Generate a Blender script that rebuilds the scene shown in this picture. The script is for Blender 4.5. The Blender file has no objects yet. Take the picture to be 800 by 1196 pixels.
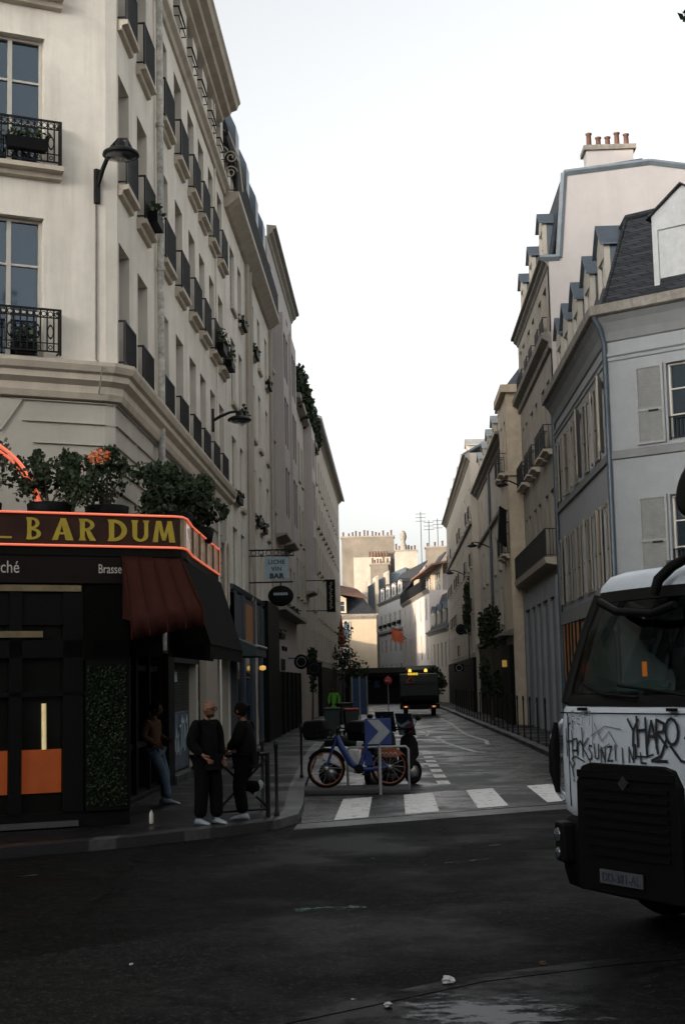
import bpy, bmesh, math, random
from mathutils import Vector, Matrix
R=math.radians; rnd=random.Random(7)
C=bpy.context.scene.collection
sc=bpy.context.scene
# ------------------------------------------------------------------ helpers
WL={}                      # world origin of each parent (unrotated roots); rotated things are built in local coordinates
def org(o):
    return WL.get(o.name, Vector((0,0,0))) if o else Vector((0,0,0))
class MB:
    def __init__(s): s.v=[]; s.f=[]; s.m=[]; s.mi=0; s.sm=[]
    def add(s,vs,fs,smooth=False):
        b=len(s.v); s.v+= [tuple(v) for v in vs]
        for f in fs: s.f.append([b+i for i in f]); s.m.append(s.mi); s.sm.append(smooth)
        return s
    def quad(s,*p): return s.add(p,[list(range(len(p)))])
    def box(s,x0,x1,y0,y1,z0,z1,M=None):
        vs=[Vector((x,y,z)) for x in(x0,x1) for y in(y0,y1) for z in(z0,z1)]
        if M: vs=[M@v for v in vs]
        return s.add(vs,[(0,1,3,2),(4,6,7,5),(0,4,5,1),(2,3,7,6),(0,2,6,4),(1,5,7,3)])
    def prism(s,poly,fn0,fn1):
        """poly: list of 2-D points; fn0/fn1 map them to the two end caps"""
        n=len(poly); vs=[fn0(*p) for p in poly]+[fn1(*p) for p in poly]
        fs=[list(range(n))[::-1],list(range(n,2*n))]+[(i,(i+1)%n,n+(i+1)%n,n+i) for i in range(n)]
        return s.add(vs,fs)
    def tube(s,pts,r,n=8,caps=True,smooth=True):
        pts=[Vector(p) for p in pts]; k=len(pts); rs=r if isinstance(r,(list,tuple)) else [r]*k
        vs=[];fs=[]; px=None
        for i,p in enumerate(pts):
            t=(pts[min(i+1,k-1)]-pts[max(i-1,0)])
            if t.length<1e-9: t=Vector((0,0,1))
            t.normalize()
            if px is None:
                a=Vector((0,0,1)) if abs(t.z)<.9 else Vector((1,0,0)); px=t.cross(a).normalized()
            else:
                px=(px-t*px.dot(t))
                if px.length<1e-6: px=t.orthogonal()
                px.normalize()
            q=t.cross(px)
            for j in range(n):
                a=2*math.pi*j/n; vs.append(p+px*(math.cos(a)*rs[i])+q*(math.sin(a)*rs[i]))
        for i in range(k-1):
            for j in range(n): fs.append((i*n+j,i*n+(j+1)%n,(i+1)*n+(j+1)%n,(i+1)*n+j))
        s.add(vs,fs,smooth)
        if caps: s.add(vs[:n],[list(range(n))[::-1]]); s.add(vs[-n:],[list(range(n))])
        return s
    def lathe(s,prof,M=None,n=20,smooth=True,sx=1,sy=1):
        vs=[];fs=[];k=len(prof)
        for r,z in prof:
            for j in range(n):
                a=2*math.pi*j/n; v=Vector((r*math.cos(a)*sx,r*math.sin(a)*sy,z)); vs.append(M@v if M else v)
        for i in range(k-1):
            for j in range(n): fs.append((i*n+j,i*n+(j+1)%n,(i+1)*n+(j+1)%n,(i+1)*n+j))
        s.add(vs,fs,smooth)
        s.add(vs[:n],[list(range(n))[::-1]]); s.add(vs[-n:],[list(range(n))]); return s
    def torus(s,R_,r,M,n=32,k=8,sy=1):
        vs=[];fs=[]
        for i in range(n):
            a=2*math.pi*i/n
            for j in range(k):
                b=2*math.pi*j/k; q=R_+r*math.cos(b)
                vs.append(M@Vector((q*math.cos(a),q*math.sin(a)*sy,r*math.sin(b))))
        for i in range(n):
            for j in range(k): fs.append((i*k+j,((i+1)%n)*k+j,((i+1)%n)*k+(j+1)%k,i*k+(j+1)%k))
        return s.add(vs,fs,True)
    def mesh(s,name,mats,o=Vector((0,0,0))):
        me=bpy.data.meshes.new(name); me.from_pydata([Vector(v)-o for v in s.v],[],s.f)
        mats=mats if isinstance(mats,(list,tuple)) else [mats]
        for m in mats: me.materials.append(m)
        if len(mats)>1: me.polygons.foreach_set('material_index',s.m)
        me.polygons.foreach_set('use_smooth',s.sm); me.update(); return me
    def build(s,name,mats,parent=None,bevel=0,label=None,fix=True):
        me=s.mesh(name,mats,org(parent))
        if fix:
            bm=bmesh.new(); bm.from_mesh(me)
            if bevel: bmesh.ops.remove_doubles(bm,verts=bm.verts,dist=1e-5)
            bmesh.ops.recalc_face_normals(bm,faces=bm.faces); bm.to_mesh(me); bm.free()
        o=link(name,me,parent)
        if label: o['label']=label
        if bevel:
            b=o.modifiers.new('b','BEVEL'); b.width=bevel; b.segments=2; b.limit_method='ANGLE'; b.angle_limit=R(40)
        return o
def link(name,data,parent=None):
    o=bpy.data.objects.new(name,data); C.objects.link(o)
    if parent: o.parent=parent
    WL[o.name]=org(parent)
    return o
def inst(name,me,parent,loc,rz=0,rot=None,scale=None,local=False):
    o=bpy.data.objects.new(name,me); C.objects.link(o); o.parent=parent
    o.location=Vector(loc)-(Vector((0,0,0)) if local else org(parent))
    o.rotation_euler=rot if rot else (0,0,rz)
    if scale: o.scale=scale
    WL[o.name]=Vector((0,0,0)); return o
def tag(o,label=None,cat=None,group=None,kind=None):
    if label:o['label']=label
    if cat:o['category']=cat
    if group:o['group']=group
    if kind:o['kind']=kind
    return o
def thing(name,label,cat,loc=(0,0,0),rz=None,group=None):
    """Empty at the thing's base. rz None: parts are given in world coordinates; else parts are in the thing's own frame"""
    o=bpy.data.objects.new(name,None); C.objects.link(o); o.empty_display_size=.3
    o.location=loc; tag(o,label,cat,group)
    if rz is None: WL[o.name]=Vector(loc)
    else: o.rotation_euler=(0,0,rz); WL[o.name]=Vector((0,0,0))
    return o
def copy_tree(o,parent=None):
    c=o.copy(); C.objects.link(c); c.parent=parent
    for ch in list(o.children): copy_tree(ch,c)
    return c
def structure(o): o['kind']='structure'; return o
class F:
    """frame of a facade: origin, angle of its run; d is measured into the building"""
    def __init__(s,x,y,th): s.x,s.y,s.th=x,y,th; s.u=Vector((math.cos(th),math.sin(th),0)); s.i=Vector((-math.sin(th),math.cos(th),0)); s.O=Vector((x,y,0))
    def __call__(s,a,d,z): return s.O+s.u*a+s.i*d+Vector((0,0,z))
    def M(s,a=0,d=0,z=0): return Matrix.Translation(s(a,d,z))@Matrix.Rotation(s.th,4,'Z')
# ------------------------------------------------------------------ materials
def mat(name,col,rough=.6,metal=0,spec=.5,emit=None,es=0,noise=0,nscale=3,bump=0,bscale=30,coat=0,stain=0,col2=None,fac=None,obj=True):
    m=bpy.data.materials.new(name); m.use_nodes=True; nt=m.node_tree; b=nt.nodes['Principled BSDF']
    b.inputs['Roughness'].default_value=rough; b.inputs['Metallic'].default_value=metal
    b.inputs['Specular IOR Level'].default_value=spec; b.inputs['Coat Weight'].default_value=coat
    b.inputs['Base Color'].default_value=(*col,1)
    L=nt.links.new; N=nt.nodes.new
    tc=N('ShaderNodeTexCoord'); 
    gp=N('ShaderNodeNewGeometry')
    if noise or stain:
        n1=N('ShaderNodeTexNoise'); n1.inputs['Scale'].default_value=nscale; n1.inputs['Detail'].default_value=8; n1.inputs['Roughness'].default_value=.65
        L(gp.outputs['Position'],n1.inputs['Vector'])
        r=N('ShaderNodeMapRange'); r.inputs['From Min'].default_value=.3; r.inputs['From Max'].default_value=.7
        r.inputs['To Min'].default_value=1-noise; r.inputs['To Max'].default_value=1+noise*.6; L(n1.outputs['Fac'],r.inputs['Value'])
        mx=N('ShaderNodeMix'); mx.data_type='RGBA'; mx.blend_type='MULTIPLY'; mx.inputs['Factor'].default_value=1
        mx.inputs['A'].default_value=(*col,1); L(r.outputs['Result'],mx.inputs['B'])
        out=mx.outputs['Result']
        if stain:
            mp=N('ShaderNodeMapping'); mp.inputs['Scale'].default_value=(1.3,1.3,.12); L(gp.outputs['Position'],mp.inputs['Vector'])
            n2=N('ShaderNodeTexNoise'); n2.inputs['Scale'].default_value=1.6; n2.inputs['Detail'].default_value=7; n2.inputs['Roughness'].default_value=.7; L(mp.outputs['Vector'],n2.inputs['Vector'])
            r2=N('ShaderNodeMapRange'); r2.inputs['From Min'].default_value=.48; r2.inputs['From Max'].default_value=.8; r2.inputs['To Max'].default_value=stain; L(n2.outputs['Fac'],r2.inputs['Value'])
            m2=N('ShaderNodeMix'); m2.data_type='RGBA'; L(r2.outputs['Result'],m2.inputs['Factor']); L(out,m2.inputs['A']); m2.inputs['B'].default_value=(*(col2 or [c*.45 for c in col]),1); out=m2.outputs['Result']
        L(out,b.inputs['Base Color'])
    if bump:
        n3=N('ShaderNodeTexNoise'); n3.inputs['Scale'].default_value=bscale; n3.inputs['Detail'].default_value=5; L(gp.outputs['Position'],n3.inputs['Vector'])
        bp=N('ShaderNodeBump'); bp.inputs['Strength'].default_value=bump; bp.inputs['Distance'].default_value=.02; L(n3.outputs['Fac'],bp.inputs['Height']); L(bp.outputs['Normal'],b.inputs['Normal'])
    if emit: b.inputs['Emission Color'].default_value=(*emit,1); b.inputs['Emission Strength'].default_value=es
    return m
M={}
M['cream']=mat('cream_plaster',(.80,.74,.64),.85,noise=.16,nscale=.9,stain=.5,bump=.25,bscale=60,col2=(.40,.35,.29))
M['creamstone']=mat('cream_stone',(.55,.48,.385),.8,noise=.15,nscale=2.5,stain=.45,bump=.2,col2=(.2,.17,.14))
M['offwhite']=mat('off_white_plaster',(.47,.435,.37),.85,noise=.12,nscale=1,stain=.3,bump=.2,bscale=50)
M['greyplaster']=mat('grey_plaster',(.19,.195,.195),.85,noise=.12,nscale=1.5,stain=.3,bump=.3,bscale=50)
M['palegrey']=mat('pale_grey_plaster',(.275,.288,.297),.85,noise=.08,nscale=3,stain=.15,bump=.5,bscale=45)
M['pink']=mat('pinkish_plaster',(.50,.455,.43),.85,noise=.07,nscale=1.2,stain=.2,bump=.15)
M['ochre']=mat('ochre_stone',(.60,.50,.37),.85,noise=.2,nscale=2.2,stain=.35,bump=.2)
M['warmstone']=mat('warm_stone',(.33,.295,.245),.85,noise=.15,nscale=1,stain=.35,bump=.15)
M['warmstone2']=mat('pale_warm_stone',(.46,.41,.34),.85,noise=.12,nscale=1,stain=.3)
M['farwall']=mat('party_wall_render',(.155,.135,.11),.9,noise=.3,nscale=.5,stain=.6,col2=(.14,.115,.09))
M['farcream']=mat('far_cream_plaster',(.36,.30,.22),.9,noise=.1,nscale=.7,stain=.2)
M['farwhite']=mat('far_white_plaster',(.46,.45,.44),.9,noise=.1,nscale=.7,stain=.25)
M['slate']=mat('slate',(.035,.038,.045),.65,spec=.2)
def slate_courses():
    m=M['slate']; nt=m.node_tree; b=nt.nodes['Principled BSDF']; N=nt.nodes.new; L=nt.links.new
    g=N('ShaderNodeNewGeometry'); sp=N('ShaderNodeSeparateXYZ'); L(g.outputs['Position'],sp.inputs[0]); ad=N('ShaderNodeMath'); L(sp.outputs[0],ad.inputs[0]); L(sp.outputs[1],ad.inputs[1]); cb=N('ShaderNodeCombineXYZ'); L(ad.outputs[0],cb.inputs[0]); L(sp.outputs[2],cb.inputs[1])
    br=N('ShaderNodeTexBrick'); br.inputs['Scale'].default_value=1; br.inputs['Brick Width'].default_value=.15; br.inputs['Row Height'].default_value=.075; br.inputs['Mortar Size'].default_value=.006
    br.inputs['Color1'].default_value=(.042,.045,.052,1); br.inputs['Color2'].default_value=(.018,.02,.024,1); br.inputs['Mortar'].default_value=(.006,.006,.007,1); L(cb.outputs[0],br.inputs['Vector']); L(br.outputs['Color'],b.inputs['Base Color'])
    bp=N('ShaderNodeBump'); bp.inputs['Strength'].default_value=.6; bp.inputs['Distance'].default_value=.02; bp.invert=True; L(br.outputs['Fac'],bp.inputs['Height']); L(bp.outputs['Normal'],b.inputs['Normal'])
slate_courses()
M['zinc']=mat('zinc',(.10,.125,.15),.45,metal=.55,noise=.18,nscale=3,stain=.3,bump=.05)
M['oldzinc']=mat('old_zinc',(.30,.31,.31),.5,metal=.3,noise=.2,nscale=2)
M['tile']=mat('brown_tile',(.16,.085,.055),.8,noise=.3,nscale=5)
M['terracotta']=mat('terracotta',(.10,.05,.035),.8,noise=.25,nscale=8)
M['iron']=mat('black_iron',(.007,.0075,.0075),.5,spec=.25,noise=.3,nscale=12)
M['dkgutter']=mat('gutter_stone',(.23,.21,.18),.8,noise=.35,nscale=6,stain=.7,col2=(.05,.05,.04))
M['whitewood']=mat('white_window_wood',(.50,.47,.41),.55,noise=.08,nscale=8)
M['greywood']=mat('grey_shutter_paint',(.27,.275,.27),.6,noise=.15,nscale=4,stain=.3)
M['warmshut']=mat('beige_shutter_paint',(.30,.27,.22),.6,noise=.15,nscale=4,stain=.3)
M['glass']=mat('window_glass',(.010,.018,.026),.04,spec=.9,noise=.5,nscale=.8)
for g_ in ('glass',): M[g_].node_tree.nodes['Principled BSDF'].inputs['IOR'].default_value=1.75; M[g_].node_tree.nodes['Principled BSDF'].inputs['Specular Tint'].default_value=(.72,.86,1,1)
M['glassd']=mat('matte_window_glass',(.008,.010,.011),.4,spec=.06,noise=.6,nscale=.8)  # dull dark glass with little reflection
M['glassb']=mat('window_glass_curtained',(.10,.11,.115),.05,spec=.8,noise=.6,nscale=2.5)
M['dark']=mat('dark_void',(.008,.008,.008),.9)
M['darkwood']=mat('dark_shopfront_paint',(.0035,.0045,.0035),.6,spec=.12,noise=.3,nscale=5)
M['brown']=mat('brown_fascia',(.010,.0055,.004),.6,spec=.15,noise=.3,nscale=6)
M['awning']=mat('dark_red_canvas',(.032,.009,.006),.95,spec=.1,noise=.15,nscale=3,bump=.15,bscale=200)
M['blackawn']=mat('black_canvas',(.003,.003,.0025),.95,spec=.08)
M['neon']=mat('neon_tube',(.9,.3,.2),.4,emit=(1,.16,.07),es=.17)
M['letter']=mat('yellow_lettering',(.30,.23,.02),.5,noise=.3,nscale=6,emit=(1,.72,.05),es=.012)
M['signbrown']=mat('sign_band_brown',(.036,.012,.006),.4,noise=.5,nscale=4,spec=.3)
M['signpane']=mat('sign_glass_panel',(.55,.42,.33),.25,noise=.5,nscale=2.5,coat=.4,emit=(1,.6,.4),es=.02)
M['litpanel']=mat('backlit_orange_panel',(.20,.045,.008),.6,noise=.35,nscale=2,emit=(1,.16,.01),es=.025)
M['litstrip']=mat('warm_light_tube',(.7,.6,.35),.6,emit=(1,.75,.34),es=.09,noise=.3)
M['fasciacream']=mat('cream_fascia',(.16,.12,.06),.6,noise=.4,nscale=4)
M['white']=mat('white_paint',(.75,.75,.74),.5,noise=.1,nscale=5)
M['dormerwhite']=mat('greyed_white_paint',(.42,.43,.43),.7,noise=.15,nscale=4,stain=.25)
M['whitetext']=mat('white_lettering',(.45,.43,.38),.6)
M['hedge']=mat('artificial_hedge',(.008,.017,.007),.9,spec=.1,noise=.4,nscale=30)
M['leaf']=mat('dark_leaf',(.022,.036,.016),.7,spec=.2,noise=.4,nscale=6)
M['leaf2']=mat('mid_leaf',(.038,.055,.027),.7,spec=.2,noise=.4,nscale=6)
M['leaf3']=mat('grey_green_leaf',(.10,.12,.08),.7,noise=.4,nscale=6)
M['flower']=mat('orange_blossom',(.7,.16,.04),.6,noise=.3,nscale=20)
M['flowerw']=mat('pale_blossom',(.5,.4,.4),.6)
M['bark']=mat('bark',(.09,.07,.05),.9,noise=.4,nscale=8,bump=.6,bscale=14)
M['metalshut']=mat('dark_metal_shutter',(.02,.021,.02),.6,metal=.2,noise=.3,nscale=3)
M['graff']=mat('graffiti_spray_blue',(.07,.095,.125),.8,noise=.5,nscale=3)
M['plastic']=mat('black_plastic',(.0035,.0042,.0038),.6,spec=.12,noise=.2,nscale=10)
M['rubber']=mat('tyre_rubber',(.005,.005,.005),.9,spec=.1)
M['steel']=mat('brushed_steel',(.35,.35,.35),.35,metal=.9)
M['teal']=mat('teal_canvas',(.03,.05,.047),.8,noise=.2)
M['blueshop']=mat('blue_grey_shop_paint',(.05,.065,.085),.55,noise=.2,nscale=3,stain=.2)
M['poster']=mat('orange_poster',(.45,.20,.07),.7,noise=.35,nscale=5)
M['bluepost']=mat('blue_poster',(.025,.06,.14),.7,noise=.35,nscale=5)
M['signblue']=mat('pale_blue_sign',(.33,.42,.47),.6,noise=.15,nscale=6)
M['signink']=mat('dark_blue_ink',(.02,.035,.06),.6)
M['green']=mat('bottle_green_paint',(.004,.010,.006),.5,spec=.2,noise=.3,nscale=4)
M['bingreen']=mat('green_bin_plastic',(.006,.022,.013),.55,noise=.2)
M['hivis']=mat('hi_vis_fabric',(.10,.35,.03),.8,emit=(.3,1,.05),es=.0)
M['bikeblue']=mat('bike_blue_paint',(.012,.035,.15),.4,coat=.2,noise=.1)
M['orange']=mat('orange_plastic',(.26,.07,.025),.5,noise=.15)
M['signroyal']=mat('road_sign_blue',(.010,.028,.14),.45,noise=.1)
M['signwhite']=mat('road_sign_white',(.24,.26,.27),.5,noise=.2,nscale=12)
M['red']=mat('red_paint',(.42,.03,.03),.5)
M['ledamber']=mat('amber_led',(.8,.5,.05),.5,emit=(1,.62,.05),es=.25)
M['beacon']=mat('amber_beacon',(.8,.4,.05),.4,emit=(1,.55,.08),es=.5)
M['lampglow']=mat('warm_lamp',(.9,.6,.2),.4,emit=(1,.55,.12),es=.18)
M['lampdim']=mat('dim_warm_lantern',(.8,.5,.1),.4,emit=(1,.6,.1),es=.04)
M['headlight']=mat('headlight_lens',(.05,.06,.07),.1,spec=.6,coat=.4)
M['truckpaint']=mat('white_truck_paint',(.48,.535,.585),.38,coat=.2,noise=.12,nscale=2.2,stain=.25,col2=(.15,.17,.18))
M['truckglass']=mat('windscreen_glass',(.006,.012,.012),.05,spec=.7,coat=.4)
M['skin']=mat('skin',(.16,.075,.045),.6,spec=.25,noise=.1,nscale=20)
M['skin2']=mat('darker_skin',(.10,.042,.024),.6,spec=.25,noise=.1,nscale=20)
M['blackcloth']=mat('black_cloth',(.0028,.0030,.0028),.95,spec=.1,noise=.3,nscale=9,bump=.3,bscale=25)
M['blackcloth2']=mat('charcoal_cloth',(.0035,.0037,.0037),.95,spec=.1,noise=.3,nscale=9,bump=.3,bscale=25)
M['jeans']=mat('blue_denim',(.05,.085,.125),.9,noise=.3,nscale=12,bump=.3,bscale=30)
M['orangecloth']=mat('rust_orange_cloth',(.055,.020,.004),.9,noise=.3,nscale=9,bump=.3,bscale=25)
M['sneaker']=mat('pale_sneaker',(.22,.26,.29),.6,noise=.2,nscale=30)
M['hair']=mat('dark_hair',(.004,.003,.0025),.95,spec=.08)
M['concrete']=mat('concrete',(.05,.05,.05),.85,noise=.25,nscale=5,bump=.3)
M['paper']=mat('white_paper',(.45,.45,.45),.8)
def road_mat(name,c0,c1,rlo,rhi,wet=.5,cell=None,spec=.5,pscale=.45):
    m=bpy.data.materials.new(name); m.use_nodes=True; nt=m.node_tree; b=nt.nodes['Principled BSDF']; N=nt.nodes.new; L=nt.links.new
    b.inputs['Specular IOR Level'].default_value=spec
    g=N('ShaderNodeNewGeometry')
    n=N('ShaderNodeTexNoise'); n.inputs['Scale'].default_value=pscale; n.inputs['Detail'].default_value=6; n.inputs['Roughness'].default_value=.6; L(g.outputs['Position'],n.inputs['Vector'])
    n2=N('ShaderNodeTexNoise'); n2.inputs['Scale'].default_value=90; n2.inputs['Detail'].default_value=3; L(g.outputs['Position'],n2.inputs['Vector'])
    n4=N('ShaderNodeTexNoise'); n4.inputs['Scale'].default_value=9; n4.inputs['Detail'].default_value=6; L(g.outputs['Position'],n4.inputs['Vector'])
    ad=N('ShaderNodeMath'); ad.operation='MULTIPLY_ADD'; ad.inputs[1].default_value=.5; L(n2.outputs['Fac'],ad.inputs[0]); L(n4.outputs['Fac'],ad.inputs[2])
    r=N('ShaderNodeMapRange'); r.inputs['From Min'].default_value=.5; r.inputs['From Max'].default_value=1.0; L(ad.outputs[0],r.inputs['Value'])
    mx=N('ShaderNodeMix'); mx.data_type='RGBA'; mx.inputs['A'].default_value=(*c0,1); mx.inputs['B'].default_value=(*c1,1); L(r.outputs['Result'],mx.inputs['Factor'])
    col=mx.outputs['Result']; hgt=n2.outputs['Fac']
    if not cell:
        vo=N('ShaderNodeTexVoronoi'); vo.feature='DISTANCE_TO_EDGE'; vo.inputs['Scale'].default_value=.35; nd=N('ShaderNodeTexNoise'); nd.inputs['Scale'].default_value=2.5; nd.inputs['Detail'].default_value=6; L(g.outputs['Position'],nd.inputs['Vector'])
        va=N('ShaderNodeVectorMath'); va.operation='MULTIPLY_ADD'; va.inputs[1].default_value=(.5,.5,.5); L(nd.outputs['Color'],va.inputs[0]); L(g.outputs['Position'],va.inputs[2]); L(va.outputs[0],vo.inputs['Vector'])
        rc=N('ShaderNodeMapRange'); rc.inputs['From Max'].default_value=.012; rc.inputs['To Min'].default_value=.35; L(vo.outputs['Distance'],rc.inputs['Value'])
        v2=N('ShaderNodeTexVoronoi'); v2.inputs['Scale'].default_value=.22; L(va.outputs[0],v2.inputs['Vector']); s2=N('ShaderNodeSeparateColor'); L(v2.outputs['Color'],s2.inputs[0])
        rp=N('ShaderNodeMapRange'); rp.inputs['To Min'].default_value=.6; rp.inputs['To Max'].default_value=1.35; L(s2.outputs[0],rp.inputs['Value'])
        v3=N('ShaderNodeTexVoronoi'); v3.inputs['Scale'].default_value=42; L(g.outputs['Position'],v3.inputs['Vector']); s3=N('ShaderNodeSeparateColor'); L(v3.outputs['Color'],s3.inputs[0])
        rs=N('ShaderNodeMapRange'); rs.inputs['From Min'].default_value=.75; rs.inputs['From Max'].default_value=1; rs.inputs['To Min'].default_value=.8; rs.inputs['To Max'].default_value=2.6; L(s3.outputs[1],rs.inputs['Value'])
        p1=N('ShaderNodeMath'); p1.operation='MULTIPLY'; L(rc.outputs[0],p1.inputs[0]); L(rp.outputs[0],p1.inputs[1]); p2=N('ShaderNodeMath'); p2.operation='MULTIPLY'; L(p1.outputs[0],p2.inputs[0]); L(rs.outputs[0],p2.inputs[1])
        m4=N('ShaderNodeMix'); m4.data_type='RGBA'; m4.blend_type='MULTIPLY'; m4.inputs['Factor'].default_value=1; L(col,m4.inputs['A']); L(p2.outputs[0],m4.inputs['B']); col=m4.outputs['Result']
    if cell:
        mp=N('ShaderNodeMapping'); mp.inputs['Rotation'].default_value=(0,0,cell[2]); L(g.outputs['Position'],mp.inputs['Vector'])
        br=N('ShaderNodeTexBrick'); br.inputs['Scale'].default_value=1; br.inputs['Brick Width'].default_value=cell[0]; br.inputs['Row Height'].default_value=cell[1]; br.inputs['Mortar Size'].default_value=cell[1]*.07
        br.inputs['Color1'].default_value=(1,1,1,1); br.inputs['Color2'].default_value=(.55,.55,.55,1); br.inputs['Mortar'].default_value=(.2,.2,.2,1); L(mp.outputs['Vector'],br.inputs['Vector'])
        m3=N('ShaderNodeMix'); m3.data_type='RGBA'; m3.blend_type='MULTIPLY'; m3.inputs['Factor'].default_value=1; L(col,m3.inputs['A']); L(br.outputs['Color'],m3.inputs['B']); col=m3.outputs['Result']
        a2=N('ShaderNodeMath'); a2.operation='MULTIPLY_ADD'; a2.inputs[1].default_value=-1.5; L(br.outputs['Fac'],a2.inputs[0]); L(n2.outputs['Fac'],a2.inputs[2]); hgt=a2.outputs[0]
    L(col,b.inputs['Base Color'])
    r3=N('ShaderNodeMapRange'); r3.inputs['From Min'].default_value=wet-.08; r3.inputs['From Max'].default_value=wet+.1; r3.inputs['To Min'].default_value=rlo; r3.inputs['To Max'].default_value=rhi
    L(n.outputs['Fac'],r3.inputs['Value']); L(r3.outputs['Result'],b.inputs['Roughness'])
    bp=N('ShaderNodeBump'); bp.inputs['Strength'].default_value=.5; bp.inputs['Distance'].default_value=.012; L(hgt,bp.inputs['Height']); L(bp.outputs['Normal'],b.inputs['Normal'])
    return m
M['asphalt']=road_mat('asphalt',(.0045,.005,.0045),(.013,.0138,.013),.5,.75,.47,spec=.03)
M['asphalt_street']=road_mat('worn_wet_asphalt',(.005,.005,.005),(.015,.015,.0155),.12,.55,.46,spec=.3)
M['pave']=road_mat('pavement_asphalt',(.006,.006,.006),(.017,.017,.017),.3,.65,.46,spec=.1)
M['pave_near']=road_mat('near_pavement',(.003,.003,.003),(.010,.010,.010),.35,.7,.52,spec=.03,pscale=2.2)
M['kerb']=road_mat('granite_kerb',(.03,.03,.031),(.075,.075,.078),.45,.6,.5,cell=(1.1,6,0))
M['cobble']=road_mat('granite_setts',(.02,.02,.02),(.06,.06,.06),.3,.6,.5,cell=(.16,.12,.54))
M['tactile']=road_mat('pale_paving_slab',(.04,.04,.04),(.08,.08,.08),.3,.6,.5,cell=(.4,.4,0))
def worn_paint(name,c,thr,soft=.06,scale=5,stretch=None,mask=None):
    """paint worn through to whatever lies under it"""
    m=bpy.data.materials.new(name); m.use_nodes=True; nt=m.node_tree; b=nt.nodes['Principled BSDF']; N=nt.nodes.new; L=nt.links.new; o=nt.nodes['Material Output']
    g=N('ShaderNodeNewGeometry'); mp=N('ShaderNodeMapping'); L(g.outputs['Position'],mp.inputs['Vector'])
    if stretch: mp.inputs['Rotation'].default_value=(0,0,stretch[0]); mp.inputs['Scale'].default_value=(stretch[1],stretch[2],1)
    n=N('ShaderNodeTexNoise'); n.inputs['Scale'].default_value=scale; n.inputs['Detail'].default_value=10; n.inputs['Roughness'].default_value=.75; L(mp.outputs[0],n.inputs['Vector'])
    val=n.outputs['Fac']
    if mask:
        d=N('ShaderNodeVectorMath'); d.operation='DISTANCE'; d.inputs[1].default_value=(mask[0],mask[1],.14); L(g.outputs['Position'],d.inputs[0])
        ma=N('ShaderNodeMath'); ma.operation='MULTIPLY_ADD'; ma.inputs[1].default_value=mask[2]; L(d.outputs['Value'],ma.inputs[0]); L(val,ma.inputs[2]); val=ma.outputs[0]
    r=N('ShaderNodeMapRange'); r.inputs['From Min'].default_value=thr-soft; r.inputs['From Max'].default_value=thr+soft; L(val,r.inputs['Value'])
    tr=N('ShaderNodeBsdfTransparent'); mx=N('ShaderNodeMixShader'); L(r.outputs['Result'],mx.inputs[0]); L(b.outputs[0],mx.inputs[1]); L(tr.outputs[0],mx.inputs[2]); L(mx.outputs[0],o.inputs['Surface'])
    b.inputs['Base Color'].default_value=(*c,1); b.inputs['Roughness'].default_value=.55; b.inputs['Specular IOR Level'].default_value=.15; return m
M['paint']=worn_paint('worn_road_paint',(.62,.62,.60),.60)
M['paint2']=worn_paint('faded_road_paint',(.66,.66,.64),.58)
M['faintpaint']=worn_paint('almost_worn_off_paint',(.07,.07,.07),.42,.05,4)
M['sheenstain']=worn_paint('pale_stain_sheen',(.13,.135,.14),.63,.05,2.6,(.5,1.6,2.8),(.45,8.72,.36))  # wet sheen painted as pale flecks along with paint stain
M['greenpaint']=worn_paint('green_spray_mark',(.01,.05,.025),.47)
# ------------------------------------------------------------------ building kit
def facade(mb,f,a0,a1,z0,z1,ops=(),dep=.28,d=0):
    xs=sorted({a0,a1,*[q for o in ops for q in o[:2]]}); zs=sorted({z0,z1,*[q for o in ops for q in o[2:4]]})
    xs=[x for x in xs if a0<=x<=a1]; zs=[z for z in zs if z0<=z<=z1]
    for i in range(len(xs)-1):
        for j in range(len(zs)-1):
            cx=(xs[i]+xs[i+1])/2; cz=(zs[j]+zs[j+1])/2
            if any(o[0]<cx<o[1] and o[2]<cz<o[3] for o in ops): continue
            mb.quad(f(xs[i],d,zs[j]),f(xs[i+1],d,zs[j]),f(xs[i+1],d,zs[j+1]),f(xs[i],d,zs[j+1]))
    for o in ops:
        x0,x1,y0,y1=o[:4]; e=d+dep
        mb.quad(f(x0,d,y0),f(x0,e,y0),f(x0,e,y1),f(x0,d,y1)); mb.quad(f(x1,e,y0),f(x1,d,y0),f(x1,d,y1),f(x1,e,y1))
        mb.quad(f(x0,d,y0),f(x1,d,y0),f(x1,e,y0),f(x0,e,y0)); mb.quad(f(x0,e,y1),f(x1,e,y1),f(x1,d,y1),f(x0,d,y1))
def cornice(mb,f,a0,a1,prof):
    """prof: (outward, z) points, closed against the wall"""
    mb.prism(prof,lambda o,z:f(a0,-o,z),lambda o,z:f(a1,-o,z))
_wc={}
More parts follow.
